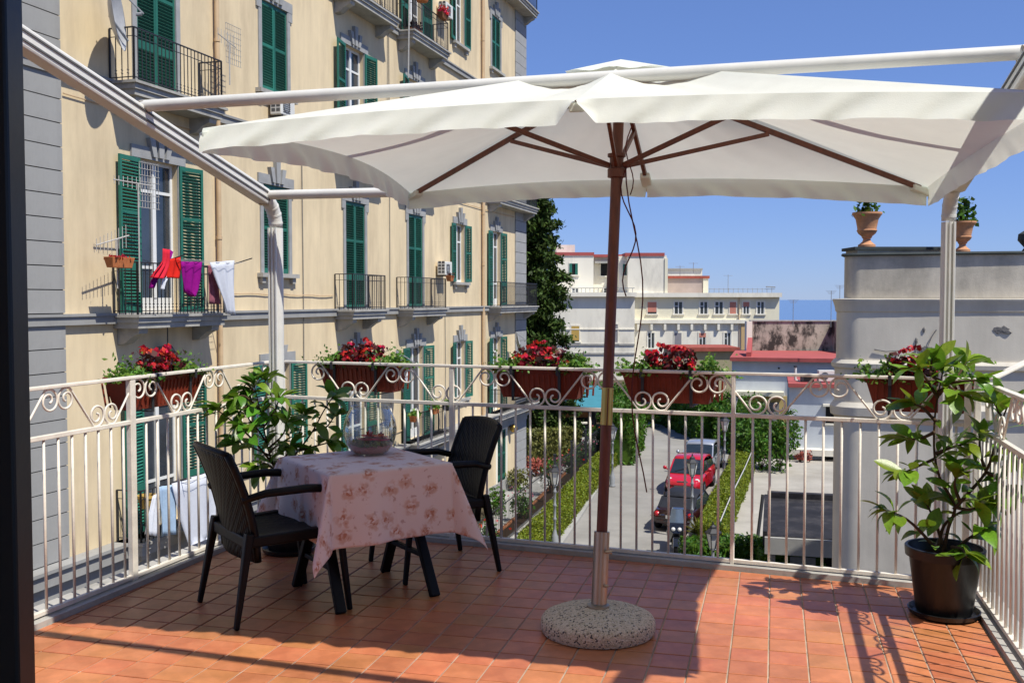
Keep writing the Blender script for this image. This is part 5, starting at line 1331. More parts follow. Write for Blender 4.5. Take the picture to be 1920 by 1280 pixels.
# ================================================================== FAR HOUSES
def house(name, label, Y, pxs, ytop, m, depth=10, ybot=None, cat='building'):
    x0, x1 = at_Y(pxs[0], 600, Y).x, at_Y(pxs[1], 600, Y).x; zt = at_Y(pxs[0], ytop, Y).z; zb = GZ - .3 if ybot is None else at_Y(pxs[0], ybot, Y).z
    th = thing(name, label, cat, (x0, Y, zb))
    part('wall', MB().box(0, x1 - x0, 0, depth, 0, zt - zb), M[m], th); return th, zb
def hpart(th, Y, name, px0, px1, y0, y1, d0, d1, m, parent=None, off=0):
    a = at_Y(px0, y1, Y); b = at_Y(px1, y0, Y)
    return part(name, MB().box(a.x - th.location.x, b.x - th.location.x, -d0, d1, a.z - th.location.z, b.z - th.location.z), M[m], parent or th)
def hwin(th, Y, px0, px1, y0, y1, m='hazy_glass', frame=True, dy=0, blind=None, bfrac=.6, shut=False):
    o = MB(); a = at_Y(px0, y1, Y); b = at_Y(px1, y0, Y); x0, x1, z0, z1 = a.x - th.location.x, b.x - th.location.x, a.z - th.location.z, b.z - th.location.z
    t = .07; y = -dy
    fr = MB(); fr.box(x0 - .1, x0, y - .05, y + .02, z0, z1).box(x1, x1 + .1, y - .05, y + .02, z0, z1).box(x0 - .1, x1 + .1, y - .05, y + .02, z1, z1 + .12).box(x0 - .18, x1 + .18, y - .14, y + .02, z0 - .14, z0)
    w = part('window', fr, M['white_wall'], th)
    part('pane', MB().box(x0, x1, y - .012, y - .002, z0, z1), M[m], th if False else w)
    if frame: 
        c = (x0 + x1) / 2; part('sash', MB().box(c - .05, c + .05, y - .04, y - .013, z0, z1).box(x0, x0 + .06, y - .035, y - .013, z0, z1).box(x1 - .06, x1, y - .035, y - .013, z0, z1).box(x0 + .06, c - .05, y - .03, y - .013, z0 + (z1 - z0) * .62, z0 + (z1 - z0) * .62 + .06), M['white_paint'], w)
    if blind: part('blind', MB().box(x0 + .01, x1 - .01, y - .055, y - .041, z1 - (z1 - z0) * bfrac, z1), M[blind], w)
    if shut:
        for q in (x0 - .02, x1 - (x1 - x0) * .3): part('shutter', MB().box(q, q + (x1 - x0) * .32, y - .09, y - .05, z0, z1), M['green_shutter'], w)
YB = 105.0
hb, zb = house('long_house', 'long cream two storey house with flat roof near the sea', YB, (1187, 1461), 556, 'cream_wall', 12)
hpart(hb, YB, 'cornice', 1184, 1464, 549, 557, .5, 12.3, 'white_wall'); hpart(hb, YB, 'ledge', 1188, 1398, 599, 606, .45, .0, 'white_wall')
hpart(hb, YB, 'lower_wall', 1190, 1395, 606, 720, .12, .0, 'white_wall')
br_ = MB(); 
for px in range(1196, 1392, 25):
    q = at_Y(px, 612, YB); br_.box(q.x - hb.location.x - .12, q.x - hb.location.x + .12, -.42, -.13, q.z - hb.location.z - .35, q.z - hb.location.z + .3)
part('bracket', br_, M['white_wall'], hb)
for i, (a, b, bl) in enumerate(((1214, 1231, 'blind_pink'), (1264, 1280, None), (1312, 1327, None), (1340, 1356, None), (1368, 1380, 'blind_pink'), (1393, 1405, 'blind_pink'), (1419, 1433, None))):
    hwin(hb, YB, a, b, 566, 588, 'hazy_glass', bl is None or i == 5, 0, bl, (.85, 0, 0, 0, 1.0, .4)[i] if i < 6 else .5)
for i, (a, b, bl) in enumerate(((1214, 1227, None), (1264, 1277, 'blind_grey'), (1310, 1323, 'blind_pink'), (1357, 1370, None))):
    hwin(hb, YB, a, b, 624, 652, 'hazy_glass', bl != 'blind_grey', .12, bl, 1.0 if i == 1 else .28)
hpart(hb, YB, 'drainpipe', 1384, 1386, 556, 700, .2, .0, 'pipe'); hpart(hb, YB, 'side_wing', 1388, 1398, 604, 700, .3, .0, 'orange_wall')
rr = MB()
for px in range(1330, 1455, 9):
    q = at_Y(px, 549, YB + 2); q2 = at_Y(px, 540, YB + 2); rr.bar((q.x - hb.location.x, 2, q.z - hb.location.z), (q.x - hb.location.x, 2, q2.z - hb.location.z), .04)
q, q2 = at_Y(1330, 542, YB + 2), at_Y(1453, 542, YB + 2); rr.bar((q.x - hb.location.x, 2, q.z - hb.location.z), (q2.x - hb.location.x, 2, q2.z - hb.location.z), .05).bar((q.x - hb.location.x + 6, 2, q.z - hb.location.z + .25), (q2.x - hb.location.x, 2, q2.z - hb.location.z + .2), .35, .12)
part('roof_railing', rr, M['lamp_grey'], hb)
ph, _ = house('penthouse', 'faded mauve roof hut standing on the long cream house', YB + 3, (1225, 1318), 520, 'pink_wall', 6, 551); hpart(ph, YB + 3, 'roof_edge', 1223, 1330, 517, 522, .2, 6.2, 'roof_tile'); hpart(ph, YB + 3, 'end_wall', 1318, 1328, 522, 551, .1, 6, 'cream_wall')
ph2, _ = house('penthouse', 'pale roof wall behind the mauve hut, topped with thin wires', YB + 14, (1252, 1316), 505, 'white_wall', 5, 560); hpart(ph2, YB + 14, 'roof_edge', 1251, 1317, 503, 506, .2, 5, 'concrete')
# white block with red roof edging
YA = 103.0
ha, _ = house('white_block', 'weathered white apartment block with red edged flat roof', YA, (1036, 1190), 553, 'white_wall', 14)
hpart(ha, YA, 'cornice', 1034, 1193, 548, 556, .5, 14, 'white_wall'); hpart(ha, YA, 'band', 1036, 1190, 644, 647, .1, 0, 'slab_stone'); hpart(ha, YA, 'band', 1036, 1190, 661, 664, .1, 0, 'slab_stone'); hpart(ha, YA, 'band', 1036, 1190, 616, 618, .08, 0, 'white_wall')
hpart(ha, YA + 3, 'upper_storey', 1042, 1113, 479, 552, -3, 12, 'white_wall'); hpart(ha, YA + 4.5, 'upper_storey', 1113, 1165, 482, 552, -4.5, 12, 'white_wall'); hpart(ha, YA + 2.0, 'upper_storey', 1177, 1250, 479, 552, -2.0, 12, 'white_wall'); hpart(ha, YA + 3.2, 'upper_storey', 1160, 1180, 480, 552, -3.2, 11, 'white_wall')
hpart(ha, YA + 3, 'roof_edge', 1041, 1114, 473, 479, -2.9, 12.2, 'red_roof'); hpart(ha, YA + 4, 'roof_edge', 1113, 1170, 477, 482, -3.9, 12.2, 'red_roof'); hpart(ha, YA + 2, 'roof_edge', 1172, 1246, 474, 480, -1.9, 12.2, 'red_roof')
hpart(ha, YA + 6, 'stair_hut', 1041, 1078, 459, 473, -6, 10, 'white_wall'); hpart(ha, YA + 2, 'wall_stub', 1246, 1252, 484, 552, -1.9, 9, 'cream_wall')
hwin(ha, YA + 3, 1068, 1083, 494, 515, 'dark_void', False, -3.0, shut=True); hwin(ha, YA + 4.5, 1126, 1142, 494, 517, 'dark_void', False, -4.4); hwin(ha, YA + 3.2, 1168, 1176, 495, 516, 'hazy_glass', False, -3.1, shut=True)
hpart(ha, YA + 4.5, 'awning', 1114, 1146, 490, 494, -3.6, 4.5, 'slab_stone')
hwin(ha, YA + 3, 1072, 1085, 541, 556 - 1, 'hazy_glass', True, -3.0); hwin(ha, YA + 4.5, 1116, 1121, 542, 552, 'dark_void', True, -4.4); hwin(ha, YA + 4.5, 1131, 1145, 541, 552, 'dark_void', True, -4.4)
hwin(ha, YA, 1071, 1086, 611, 640, 'hazy_glass', False, 0, 'blind_yellow', .92); hwin(ha, YA, 1152, 1158, 608, 642, 'blind_grey', False)
tr2 = MB()
for px in range(1050, 1190, 8):
    q, q2 = at_Y(px, 549, YA + .4), at_Y(px, 540, YA + .4); tr2.bar((q.x - ha.location.x, .4, q.z - ha.location.z), (q.x - ha.location.x, .4, q2.z - ha.location.z), .05)
q, q2 = at_Y(1050, 540, YA + .4), at_Y(1190, 540, YA + .4); tr2.bar((q.x - ha.location.x, .4, q.z - ha.location.z), (q2.x - ha.location.x, .4, q2.z - ha.location.z), .06)
part('terrace_rail', tr2, M['lamp_grey'], ha)
bush('roof_plants', 'greenery on the roof terrace of the white block', 'plant', (at_Y(1172, 545, YA + 1).x, YA + 1, at_Y(1172, 552, YA + 1).z), (1.1, .5, .35), M['hedge_dull'], .2, 260)
# olive house below the begonias
ho, _ = house('olive_house', 'olive beige house with reddish roof edge beyond the lane', 84, (1262, 1392), 657, 'olive_wall', 5)
hpart(ho, 84, 'roof_edge', 1258, 1386, 651, 658, .3, 5.3, 'roof_tile')
hpart(ho, 84, 'garden_wall', 1226, 1345, 738, 775, 2.5, -.5, 'cream_wall')
# red roof house
YR = 64.0
hr, _ = house('red_roof_house', 'pale blue house with flat red terrace roof', YR, (1373, 1660), 674, 'blue_wall', 9)
hr.rotation_euler.z = -R(14.5)
hpart(hr, YR, 'roof', 1369, 1660, 669, 676, .35, 9.2, 'red_roof')
hpart(hr, YR, 'awning', 1371, 1466, 731, 739, .9, 0, 'cream_wall'); hpart(hr, YR, 'porch_wall', 1374, 1478, 740, 830, .12, -.01, 'yellow_wall')
d_ = hpart(hr, YR, 'door', 1427, 1458, 752, 830, .2, -.121, 'blind_grey'); hpart(hr, YR, 'vent', 1456, 1459, 687, 690, .08, 0, 'dark_void')
v1 = at_Y(1398, 671, YR) - hr.location
part('roof_upstand', MB().add([(v1.x, .6, v1.z - .1), (v1.x + .3, .6, v1.z - .1), (v1.x + .3, 4.2, v1.z - .1), (v1.x, 4.2, v1.z - .1), (v1.x, .6, v1.z + .35), (v1.x + .3, .6, v1.z + .35), (v1.x + .3, 4.2, v1.z + 1.15), (v1.x, 4.2, v1.z + 1.15)], [(0,3,2,1),(4,5,6,7),(0,1,5,4),(1,2,6,5),(2,3,7,6),(3,0,4,7)]), M['red_roof'], hr)
st, _ = house('stained_wall', 'grey rooftop wall heavily streaked with black mould', 72, (1408, 1640), 602, 'stained_wall', .4, 662, 'wall')
hpart(st, 72, 'coping', 1407, 1640, 600, 602.5, .08, .48, 'slab_stone'); hpart(st, 72, 'pier', 1399, 1410, 602, 662, .1, .5, 'white_wall')
hpart(st, 72, 'return_wall', 1560, 1640, 602, 672, 4.5, -.05, 'stained_wall')
# blue house
YU = 52.0
hu, _ = house('blue_house', 'small pale blue house beside the round tower', YU, (1481, 1640), 724, 'blue_wall', 7)
hu.rotation_euler.z = -R(14.5)
hpart(hu, YU, 'roof', 1478, 1640, 718, 725, .25, 7.2, 'red_roof')
w_ = hpart(hu, YU, 'window', 1545, 1600, 759, 792, .03, 0, 'dark_void'); hpart(hu, YU, 'window_head', 1540, 1600, 755, 759, .30, 0, 'white_wall', w_); hpart(hu, YU, 'sill', 1543, 1600, 791, 794, .14, 0, 'white_wall', w_)
hpart(hu, YU, 'ledge', 1477, 1570, 838, 849, .7, 0, 'white_wall'); hpart(hu, YU, 'recess_shade', 1540, 1600, 850, 885, .02, 0, 'dark_void')  # flat dark panel below the ledge stands in for a shaded recess
hpart(hu, YU, 'downpipe', 1488, 1490, 790, 838, .1, 0, 'lamp_grey')
bal = MB()
for px in range(1486, 1575, 5):
    q, q2 = at_Y(px, 900, YU - 2), at_Y(px, 882, YU - 2); bal.lathe([(.05, 0), (.08, .12), (.035, .3), (.05, q2.z - q.z)], (q.x - hu.location.x, -2, q.z - hu.location.z), 6)
q, q2 = at_Y(1484, 880, YU - 2), at_Y(1576, 880, YU - 2); bal.bar((q.x - hu.location.x, -2, q.z - hu.location.z), (q2.x - hu.location.x, -2, q2.z - hu.location.z), .16, .1)
part('balustrade', bal, M['white_wall'], hu)
for px, lb in ((1499, 'grey upright roof vent on the blue house'),):
    q = at_Y(px, 715, YU + 1); t_ = thing('roof_flue', lb, 'flue', q); part('pipe', MB().tube([(0, 0, 0), (-.22, 0, .1), (-.22, 0, .75)], .07, 8), M['plastic_white'], t_, 40); part('cap', MB().lathe([(.1, .76), (.1, .82), (0, .86)], (-.22, 0, 0), 10), M['dark_iron'], t_)
q = at_Y(1512, 715, YU + .8); t_ = thing('roof_fan', 'dark boxed fan on the roof of the blue house', 'fan', q); part('casing', MB().box(-.25, .35, -.2, .3, 0, .42), M['grille'], t_, bevel=.02); part('grating', MB().box(-.2, .3, -.215, -.202, .05, .37), M['dark_void'], t_)
q = at_Y(1548, 716, YU + .5); t_ = thing('air_conditioner', 'white air conditioner on the roof of the blue house', 'air conditioner', q); part('casing', MB().box(-.42, .42, -.2, .15, .05, .62), M['plastic_white'], t_, bevel=.02); part('fan_grille', MB().lathe([(.2, 0), (.2, .01), (.02, .01)], n=16).xf(Matrix.Translation((-.1, -.201, .33)) @ Matrix.Rotation(R(90), 4, 'X')), M['grille'], t_); part('foot', MB().box(-.38, -.3, -.2, .15, 0, .049).box(.3, .38, -.2, .15, 0, .049), M['dark_iron'], t_)
pt_ = at_Y(1500, 880, YU - 1.2); bush('terrace_plant', 'brown leaved pot plant on the ledge below the blue house', 'plant', (pt_.x, pt_.y, at_Y(1500, 886, YU - 1.2).z), (.5, .4, .28), M['roof_tile'], .09, 260)
# carport in front
YC0, YC1, zc = 24.2, 29.0, -4.1
cx0 = at_Y(1438, 1005, YC0).x; cp = thing('carport', 'flat black tarred carport roof on a pale fascia', 'carport', (cx0, YC0, GZ), -R(14.5)); zl = zc - GZ
part('roof', MB().box(.0, 3.6, .0, YC1 - YC0, zl - .06, zl), M['tar'], cp); part('upstand', MB().box(-.02, 3.6, YC1 - YC0, YC1 - YC0 + .25, zl - .2, zl + .16).box(-.10, .0, 0, YC1 - YC0, zl - .25, zl + .10), M['tar'], cp)
part('fascia', MB().box(-.05, 2.6, -.12, -.003, zl - .42, zl - .02), M['concrete'], cp); part('post', MB().box(2.16, 2.36, -.05, .15, 0, zl - .43), M['concrete'], cp); part('post', MB().box(.05, .2, .2, .35, 0, zl - .3), M['concrete'], cp)
part('back_panel', MB().box(0, 2.6, 3.8, 3.95, 0, zl - .3), M['dark_void'], cp)  # near-black panel stands in for the shade inside the open carport
part('gate_bar', MB().box(.55, 1.15, .5, .53, .4, 1.9), M['lamp_grey'], cp)
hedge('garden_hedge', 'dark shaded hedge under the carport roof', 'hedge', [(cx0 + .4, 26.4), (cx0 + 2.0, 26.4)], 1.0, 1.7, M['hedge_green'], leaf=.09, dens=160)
ln = at_z(1420, 1012, GZ); solo('leaning_post', MB().tube([ln, ln + Vector((.25, .3, 1.5))], .06, 8), M['dark_iron'], 'dark leaning post in the pale yard beside the carport', 'post')

# ================================================================== ROUND TOWER
TA2 = R(108.5); TF = Vector((math.sin(TA2), math.cos(TA2), 0))
TNV = Vector((TF.y, -TF.x, 0))            # outward normal of the long face, towards the terrace
T0 = at_Y(1612, 600, 17.0); T0.z = 0
def plan(off):                                                              # outline of the tower pushed outwards by off
    P = []; rc = .40
    c = T0 - TNV * rc
    for k in range(15):                                                     # rounded left corner, from the hidden flank to the face
        a = R(-84) + R(84) * k / 14; n = TNV * math.cos(a) + TF * math.sin(a); P.append(c + n * (rc + off))
    Rb = 26.0; cb = T0 - TNV * Rb
    for k in range(1, 25):
        a = k / 24 * R(19); n = TNV * math.cos(a) + TF * math.sin(a); P.append(cb + n * (Rb + off))
    q = P[-1] - TNV * 5.5; P.append(q); P.append(P[0] + Vector((math.sin(R(24)), math.cos(R(24)), 0)) * 4.0)
    return P
tw = thing('round_tower', 'large plastered tower with rounded corner and curved parapet beside the terrace', 'tower', (T0.x + 2, T0.y, GZ)); zr = lambda z: z - GZ
TO = Vector((T0.x + 2, T0.y, 0))
def ring(name, prof_, m, smooth=35, cap=False):
    mb = MB(); n = None
    for off, z in prof_:
        p = plan(off); n = len(p); mb.v += [tuple(v - TO + Vector((0, 0, z - GZ))) for v in p]
    for i in range(len(prof_) - 1):
        for k in range(n): l = (k + 1) % n; mb.f.append((i*n+k, i*n+l, (i+1)*n+l, (i+1)*n+k))
    if cap: mb.f.append(tuple((len(prof_) - 1) * n + k for k in range(n)))
    return part(name, mb, M[m], tw, smooth)
ring('wall', [(0, GZ), (0, -.2), (0, .42)], 'tower_plaster'); ring('upper_wall', [(-.02, .44), (-.02, 1.36)], 'tower_plaster')
ring('cornice', [(-.02, 1.36), (.0, 1.38), (.01, 1.45), (.035, 1.53), (.05, 1.56), (.05, 1.585), (-.25, 1.60)], 'tower_plaster', 30, True)
ring('band', [(0, .40), (.05, .43), (.06, .50), (.01, .56), (-.02, .56)], 'tower_plaster', 30); ring('band', [(0, -.42), (.06, -.38), (.075, -.24), (.02, -.16), (0, -.16)], 'tower_plaster', 30)
ring('parapet', [(-.14, 1.60), (-.14, 2.31), (-.40, 2.31), (-.40, 1.6)], 'tower_parapet'); ring('coping', [(-.44, 2.312), (-.10, 2.312), (-.08, 2.33), (-.10, 2.36), (-.44, 2.36)], 'slate')
def on_tower(px, z, off=0.0):                                               # nearest point of the tower outline on a sight line, seen from above
    d = Vector((ray(px, 600)[0], 1, 0)); P = plan(off); best = None
    for i in range(len(P)):
        a_, b_ = P[i], P[(i + 1) % len(P)]; e = b_ - a_; den = d.x * e.y - d.y * e.x
        if abs(den) < 1e-9: continue
        t = (a_.x * e.y - a_.y * e.x) / den; u = (a_.x * d.y - a_.y * d.x) / den
        if 0 <= u <= 1 and t > 0 and (best is None or t < best): best = t
    q = d * (best or 17.0); return Vector((q.x, q.y, z))
def patch(px, py, w, h_, label_seed):
    q0 = on_tower(px, 0); z = CAMH - (py - 561) / F * q0.y; mb = MB(); rg = random.Random(label_seed); n = 16
    pts = [(math.cos(k / n * 6.283) * w / 2 * rg.uniform(.5, 1.15), math.sin(k / n * 6.283) * h_ / 2 * rg.uniform(.5, 1.15)) for k in range(n)]
    def cv(u, v, r): return q0 - TO + TF * u + TNV * r + Vector((0, 0, z + v - GZ))
    mb.add([cv(0, 0, .002)] + [cv(u, v, -.004) for u, v in pts] + [cv(u * 1.15, v * 1.15, -.03) for u, v in pts], [(0, 1 + k, 1 + (k + 1) % n) for k in range(n)] + [(1 + k, 1 + n + k, 1 + n + (k + 1) % n, 1 + (k + 1) % n) for k in range(n)])
    part('plaster_patch', mb, M['tower_patch'], tw)
patch(1879, 619, .30, .15, 3); patch(1736, 660, .28, .22, 5); patch(1742, 672, .2, .16, 8); patch(1733, 618, .05, .10, 9); patch(1719, 640, .04, .12, 10)
for ci, pts in enumerate((((1756, 618), (1748, 630), (1742, 645), (1737, 662)), ((1722, 648), (1716, 664), (1706, 676)), ((1640, 655), (1662, 659), (1690, 657)))):
    V = []
    for px, py in pts:
        q0 = on_tower(px, 0); V.append(q0 - TO + TNV * .004 + Vector((0, 0, CAMH - (py - 561) / F * q0.y - GZ)))
    part('plaster_crack', MB().tube(V, [.012, .009, .007, .004][:len(V)], 4), M['tower_patch'], tw)
cpx = on_tower(1604, 2.3, -.3); pe = thing('corner_pedestal', 'low slate topped pedestal on the tower parapet under the first urn', 'pedestal', (cpx.x + .30, cpx.y + .25, 1.62)); part('block', MB().box(-.30, 1.15, -.3, .3, 0, .80), M['tower_parapet'], pe); part('slab', MB().box(-.36, 1.2, -.35, .35, .80, .85), M['slate'], pe)
def urn(c, hgt, label, plab, ph):
    th = thing('garden_urn', label, 'urn', c, 0, 'terracotta urns on the round tower'); k = hgt / .7
    part('body', MB().lathe([(.17*k, 0), (.17*k, .05*k), (.14*k, .07*k), (.085*k, .12*k), (.07*k, .17*k), (.10*k, .20*k), (.10*k, .22*k), (.17*k, .28*k), (.20*k, .34*k), (.185*k, .36*k), (.19*k, .40*k), (.22*k, .56*k), (.27*k, .64*k), (.29*k, .66*k), (.29*k, .70*k), (.24*k, .70*k), (.21*k, .60*k)], n=26, cap1=False), M['urn_clay'], th, 40)
    part('soil', MB().lathe([(0, .63*k), (.215*k, .63*k)], n=16, cap0=False, cap1=False), M['soil'], th)
    pt = thing('urn_plant', plab, 'plant', c + Vector((0, 0, .63 * k)), 0, 'small plants in the tower urns')
    n = 170; f = RNG.uniform(0, 1, n); Q = np.stack([RNG.normal(0, .11, n) * (1.1 - f * .5), RNG.normal(0, .1, n) * (1.1 - f * .5), f * ph], 1)
    leaf_cloud('foliage', Q, .07, M['hedge_green'], pt); part('stem', MB().tube([(0, 0, -.02), (.02, 0, ph * .6), (0.03, 0, ph * .95)], .012, 5).tube([(0, 0, 0), (-.08, 0, ph * .7)], .008, 5), M['stem'], pt)
q = at_Y(1625, 466, pe.location.y); urn(Vector((q.x, pe.location.y, 2.475)), .60, 'terracotta urn on the slate topped pedestal, the taller of the two', 'small shrub in the urn on the pedestal', .42)
q = on_tower(1802, 2.36, -.27); urn(Vector((q.x, q.y, 2.362)), .50, 'terracotta urn on the curved parapet, right of the awning post', 'small shrub in the urn right of the awning post', .42)
q = on_tower(1925, 2.36, -.27); fn_ = thing('parapet_ornament', 'dark rounded ornament at the right end of the parapet', 'ornament', (q.x, q.y, 2.36)); part('body', MB().lathe([(.1, 0), (.06, .06), (.16, .18), (.15, .28), (.06, .34), (0, .36)], n=16, cap1=False), M['slate'], fn_, 40)
# rooftop aerials right of the lane
for px, y0, y1, Y, lb in ((1487, 602, 562, 60, 'thin aerial mast above the mould streaked wall, left one'), (1558, 604, 545, 60, 'thin aerial mast above the mould streaked wall, middle one'), (1574, 604, 535, 61, 'thin aerial mast beside the tower edge, rightmost one')):
    q, q2 = at_Y(px, y0, Y), at_Y(px, y1, Y); th = thing('aerial', lb, 'aerial', q, 0, 'rooftop aerials'); H_ = q2.z - q.z
    part('mast', MB().tube([(0, 0, -.3), (0, 0, H_)], .018, 6), M['lamp_grey'], th); 
    for k in range(4): part('element', MB().bar((-.32 + .05 * k, 0, H_ - .06 * k), (.32 - .05 * k, 0, H_ - .06 * k), .014), M['lamp_grey'], th)
for px, y0, y1, lb in ((1275, 517, 498, 'aerial on the mauve roof hut'), (1365, 549, 515, 'tall thin aerial on the long cream house roof'), (1300, 505, 492, 'aerial on the pale roof wall')):
    q, q2 = at_Y(px, y0, YB + 5), at_Y(px, y1, YB + 5); th = thing('aerial', lb, 'aerial', q, 0, 'rooftop aerials'); part('mast', MB().tube([(0, 0, -.4), (0, 0, q2.z - q.z)], .03, 5), M['lamp_grey'], th); part('element', MB().bar((-.5, 0, q2.z - q.z - .1), (.5, 0, q2.z - q.z - .1), .03), M['lamp_grey'], th)
# ================================================================== PARKED VEHICLES
def car(label, loc, rot, paint, L=3.6, Wd=1.62, Hh=1.5, kind='hatch', soft=None):
    """local: +x is the front of the car"""
    th = thing('parked_car', label, 'car', loc, rot, 'cars parked along the hedge'); P = M[paint]; hw = Wd / 2
    # body sections: x, half width, sill z, belt z, shoulder narrowing
    if kind == 'hatch': S = [(-.50, .80, .42, .72), (-.485, .90, .30, .88), (-.42, .97, .22, .95), (-.2, 1.0, .20, .92), (.1, 1.0, .20, .90), (.24, .985, .20, .88), (.36, .95, .21, .80), (.45, .88, .25, .70), (.49, .76, .33, .58), (.50, .62, .38, .50)]
    else: S = [(-.50, .78, .40, .70), (-.48, .90, .28, .86), (-.38, .98, .22, .90), (-.15, 1.0, .20, .88), (.1, 1.0, .20, .86), (.22, .99, .20, .85), (.36, .95, .21, .78), (.45, .88, .25, .68), (.49, .78, .33, .58), (.50, .64, .38, .50)]
    mb = MB(); vs = []; n = 10
    for fx, w, zl, zb in S:
        w *= hw; x = fx * L; zb *= Hh / 1.5; m = (zl + zb) / 2
        vs += [(x, -w * .86, zl), (x, -w * .98, zl + .10), (x, -w, m), (x, -w * .97, zb - .10), (x, -w * .86, zb), (x, w * .86, zb), (x, w * .97, zb - .10), (x, w, m), (x, w * .98, zl + .10), (x, w * .86, zl)]
    fs = [(i*n+k, i*n+(k+1) % n, (i+1)*n+(k+1) % n, (i+1)*n+k) for i in range(len(S) - 1) for k in range(n)] + [tuple(range(n))[::-1], tuple((len(S) - 1) * n + k for k in range(n))]
    part('body', mb.add(vs, fs), P, th, 35)
    # cabin
    C = [(-.47, .74, .90), (-.40, .80, 1.24), (-.30, .80, 1.42), (-.10, .80, 1.49), (.06, .78, 1.47), (.13, .77, 1.38), (.30, .86, .88)] if kind == 'hatch' else [(-.40, .80, .88), (-.28, .76, 1.26), (-.17, .74, 1.38), (-.04, .74, 1.42), (.06, .74, 1.38), (.24, .86, .86)]
    k_ = Hh / 1.5
    def ring(c, w2=1, dz=0): x, w, z = c[0] * L, c[1] * hw * w2, c[2] * k_ + dz; return (x, w, z)
    rf = MB(); roof = [ring(c) for c in C]; hi = max(range(len(C)), key=lambda i: C[i][2])
    i0, i1 = (1, len(C) - 2)
    rs = roof[i0:i1 + 1]; v = []
    for x, w, z in rs: v += [(x, -w, z - .05), (x, -w * .9, z), (x, 0, z + .018), (x, w * .9, z), (x, w, z - .05)]
    rf.add(v, [(i*5+k, i*5+k+1, (i+1)*5+k+1, (i+1)*5+k) for i in range(len(rs) - 1) for k in range(4)])
    o = part('roof', rf, soft or P, th, 'all'); q = o.modifiers.new('t', 'SOLIDIFY'); q.thickness = .03; q.offset = -1
    zb = S[4][3] * k_ - .03
    x0, w0, z0 = roof[-2]; xa, wa, za = roof[-1]
    part('windscreen', MB().poly([(x0, -w0 * .93, z0 - .015), (xa, -wa * .92, za), (xa, wa * .92, za), (x0, w0 * .93, z0 - .015)], (.0, 0, -.03)), M['car_glass'], th)
    x1, w1, z1 = roof[1]; xb, wb, zbk = roof[0]
    part('rear_window', MB().poly([(x1, w1 * .9, z1 - .03), (xb, wb * .88, zbk + .02), (xb, -wb * .88, zbk + .02), (x1, -w1 * .9, z1 - .03)], (-.02, 0, -.02)), M['car_glass'] if not soft else soft, th)
    for sy in (-1, 1):
        part('side_window', MB().poly([(roof[1][0], sy * (roof[1][1] - .01), roof[1][2] - .06), (roof[-2][0], sy * (roof[-2][1] - .01), roof[-2][2] - .06), (roof[-1][0] - .05, sy * (hw * .88), zb), (roof[0][0] + .1, sy * (hw * .88), zb)], (0, -sy * .02, 0)), M['car_glass'], th)
        part('windscreen_pillar', MB().bar((x0, sy * w0 * .97, z0 - .03), (xa - .02, sy * wa * .97, za - .01), .06, .05), P if not soft else soft, th)
        part('rear_pillar', MB().bar((x1, sy * w1 * .95, z1 - .03), (xb + .02, sy * wb * .95, zbk), .09, .06), P if not soft else soft, th)
        part('mirror', MB().lathe([(0, -.09), (.07, -.06), (.085, 0), (.07, .06), (0, .08)], (xa - .28, sy * (hw + .12), zb + .16), 10, False, False).bar((xa - .28, sy * hw * .9, zb + .06), (xa - .28, sy * (hw + .08), zb + .12), .05), P, th, 'all')
        part('headlight', MB().lathe([(0, -.02), (.13, .0), (.13, .03), (.09, .075), (0, .09)], n=16, cap0=False, cap1=False).xf(Matrix.Translation((L * .435, sy * hw * .68, .62 * k_)) @ Matrix.Rotation(R(60), 4, 'Y')), M['lamp_lens'], th, 'all')
        part('fog_lamp', MB().lathe([(0, 0), (.06, 0), (.06, .03), (0, .035)], n=12).xf(Matrix.Translation((L * .478, sy * hw * .62, .40)) @ Matrix.Rotation(R(85), 4, 'Y')), M['lamp_lens'], th)
        part('tail_light', MB().lathe([(0, -.01), (.10, 0), (.10, .03), (0, .05)], n=14).xf(Matrix.Translation((-L * .488, sy * hw * .72, .70 * k_)) @ Matrix.Rotation(R(-80), 4, 'Y')), M['tail_red'], th, 'all')
        for fx in (-.31, .32):
            w = part('wheel', MB().lathe([(.20, -.09), (.29, -.085), (.305, -.06), (.305, .06), (.29, .085), (.20, .09)], n=22).xf(Matrix.Translation((fx * L, sy * (hw - .10), .305)) @ Matrix.Rotation(R(90), 4, 'X')), M['rubber'], th, 40)
            part('rim', MB().lathe([(0, 0), (.19, 0), (.19, .02), (.06, .035), (0, .035)], n=16).xf(Matrix.Translation((fx * L, sy * (hw - .005), .305)) @ Matrix.Rotation(R(-90 * sy), 4, 'X')), M['chrome'], w, 40)
    part('grille', MB().box(L * .492, L * .503, -.34, .34, .38, .46).box(L * .47, L * .49, -.22, .22, .60 * k_, .64 * k_), M['grille'], th)
    part('bumper', MB().box(L * .47, L * .508, -hw * .70, hw * .70, .27, .36).box(-L * .508, -L * .47, -hw * .75, hw * .75, .30, .44), P, th, bevel=.03)
    part('number_plate', MB().box(L * .509, L * .514, -.20, .20, .29, .37).box(-L * .514, -L * .509, -.26, .26, .5, .61), M['plastic_white'], th)
    part('wiper', MB().bar((xa - .05, -.45, za + .06), (xa - .20, .05, za + .20), .02).bar((xa - .05, .1, za + .06), (xa - .20, .55, za + .20), .02), M['dark_iron'], th)
    return th
hd = math.atan2(-(47.0 - 31.8), -(9.9 - 5.2))                              # pointing back down the lane, towards the terrace
def rd(px, py): return gnd(px, py)
c1 = rd(1297, 962); fwd = Vector((math.cos(hd), math.sin(hd), 0)); c1m = c1 - fwd * 1.8
car('small red hatchback parked facing the terrace, behind the dark convertible', Vector((7.70, 43.4, GZ)), hd + R(-4), 'car_red', 3.6, 1.66, 1.5)
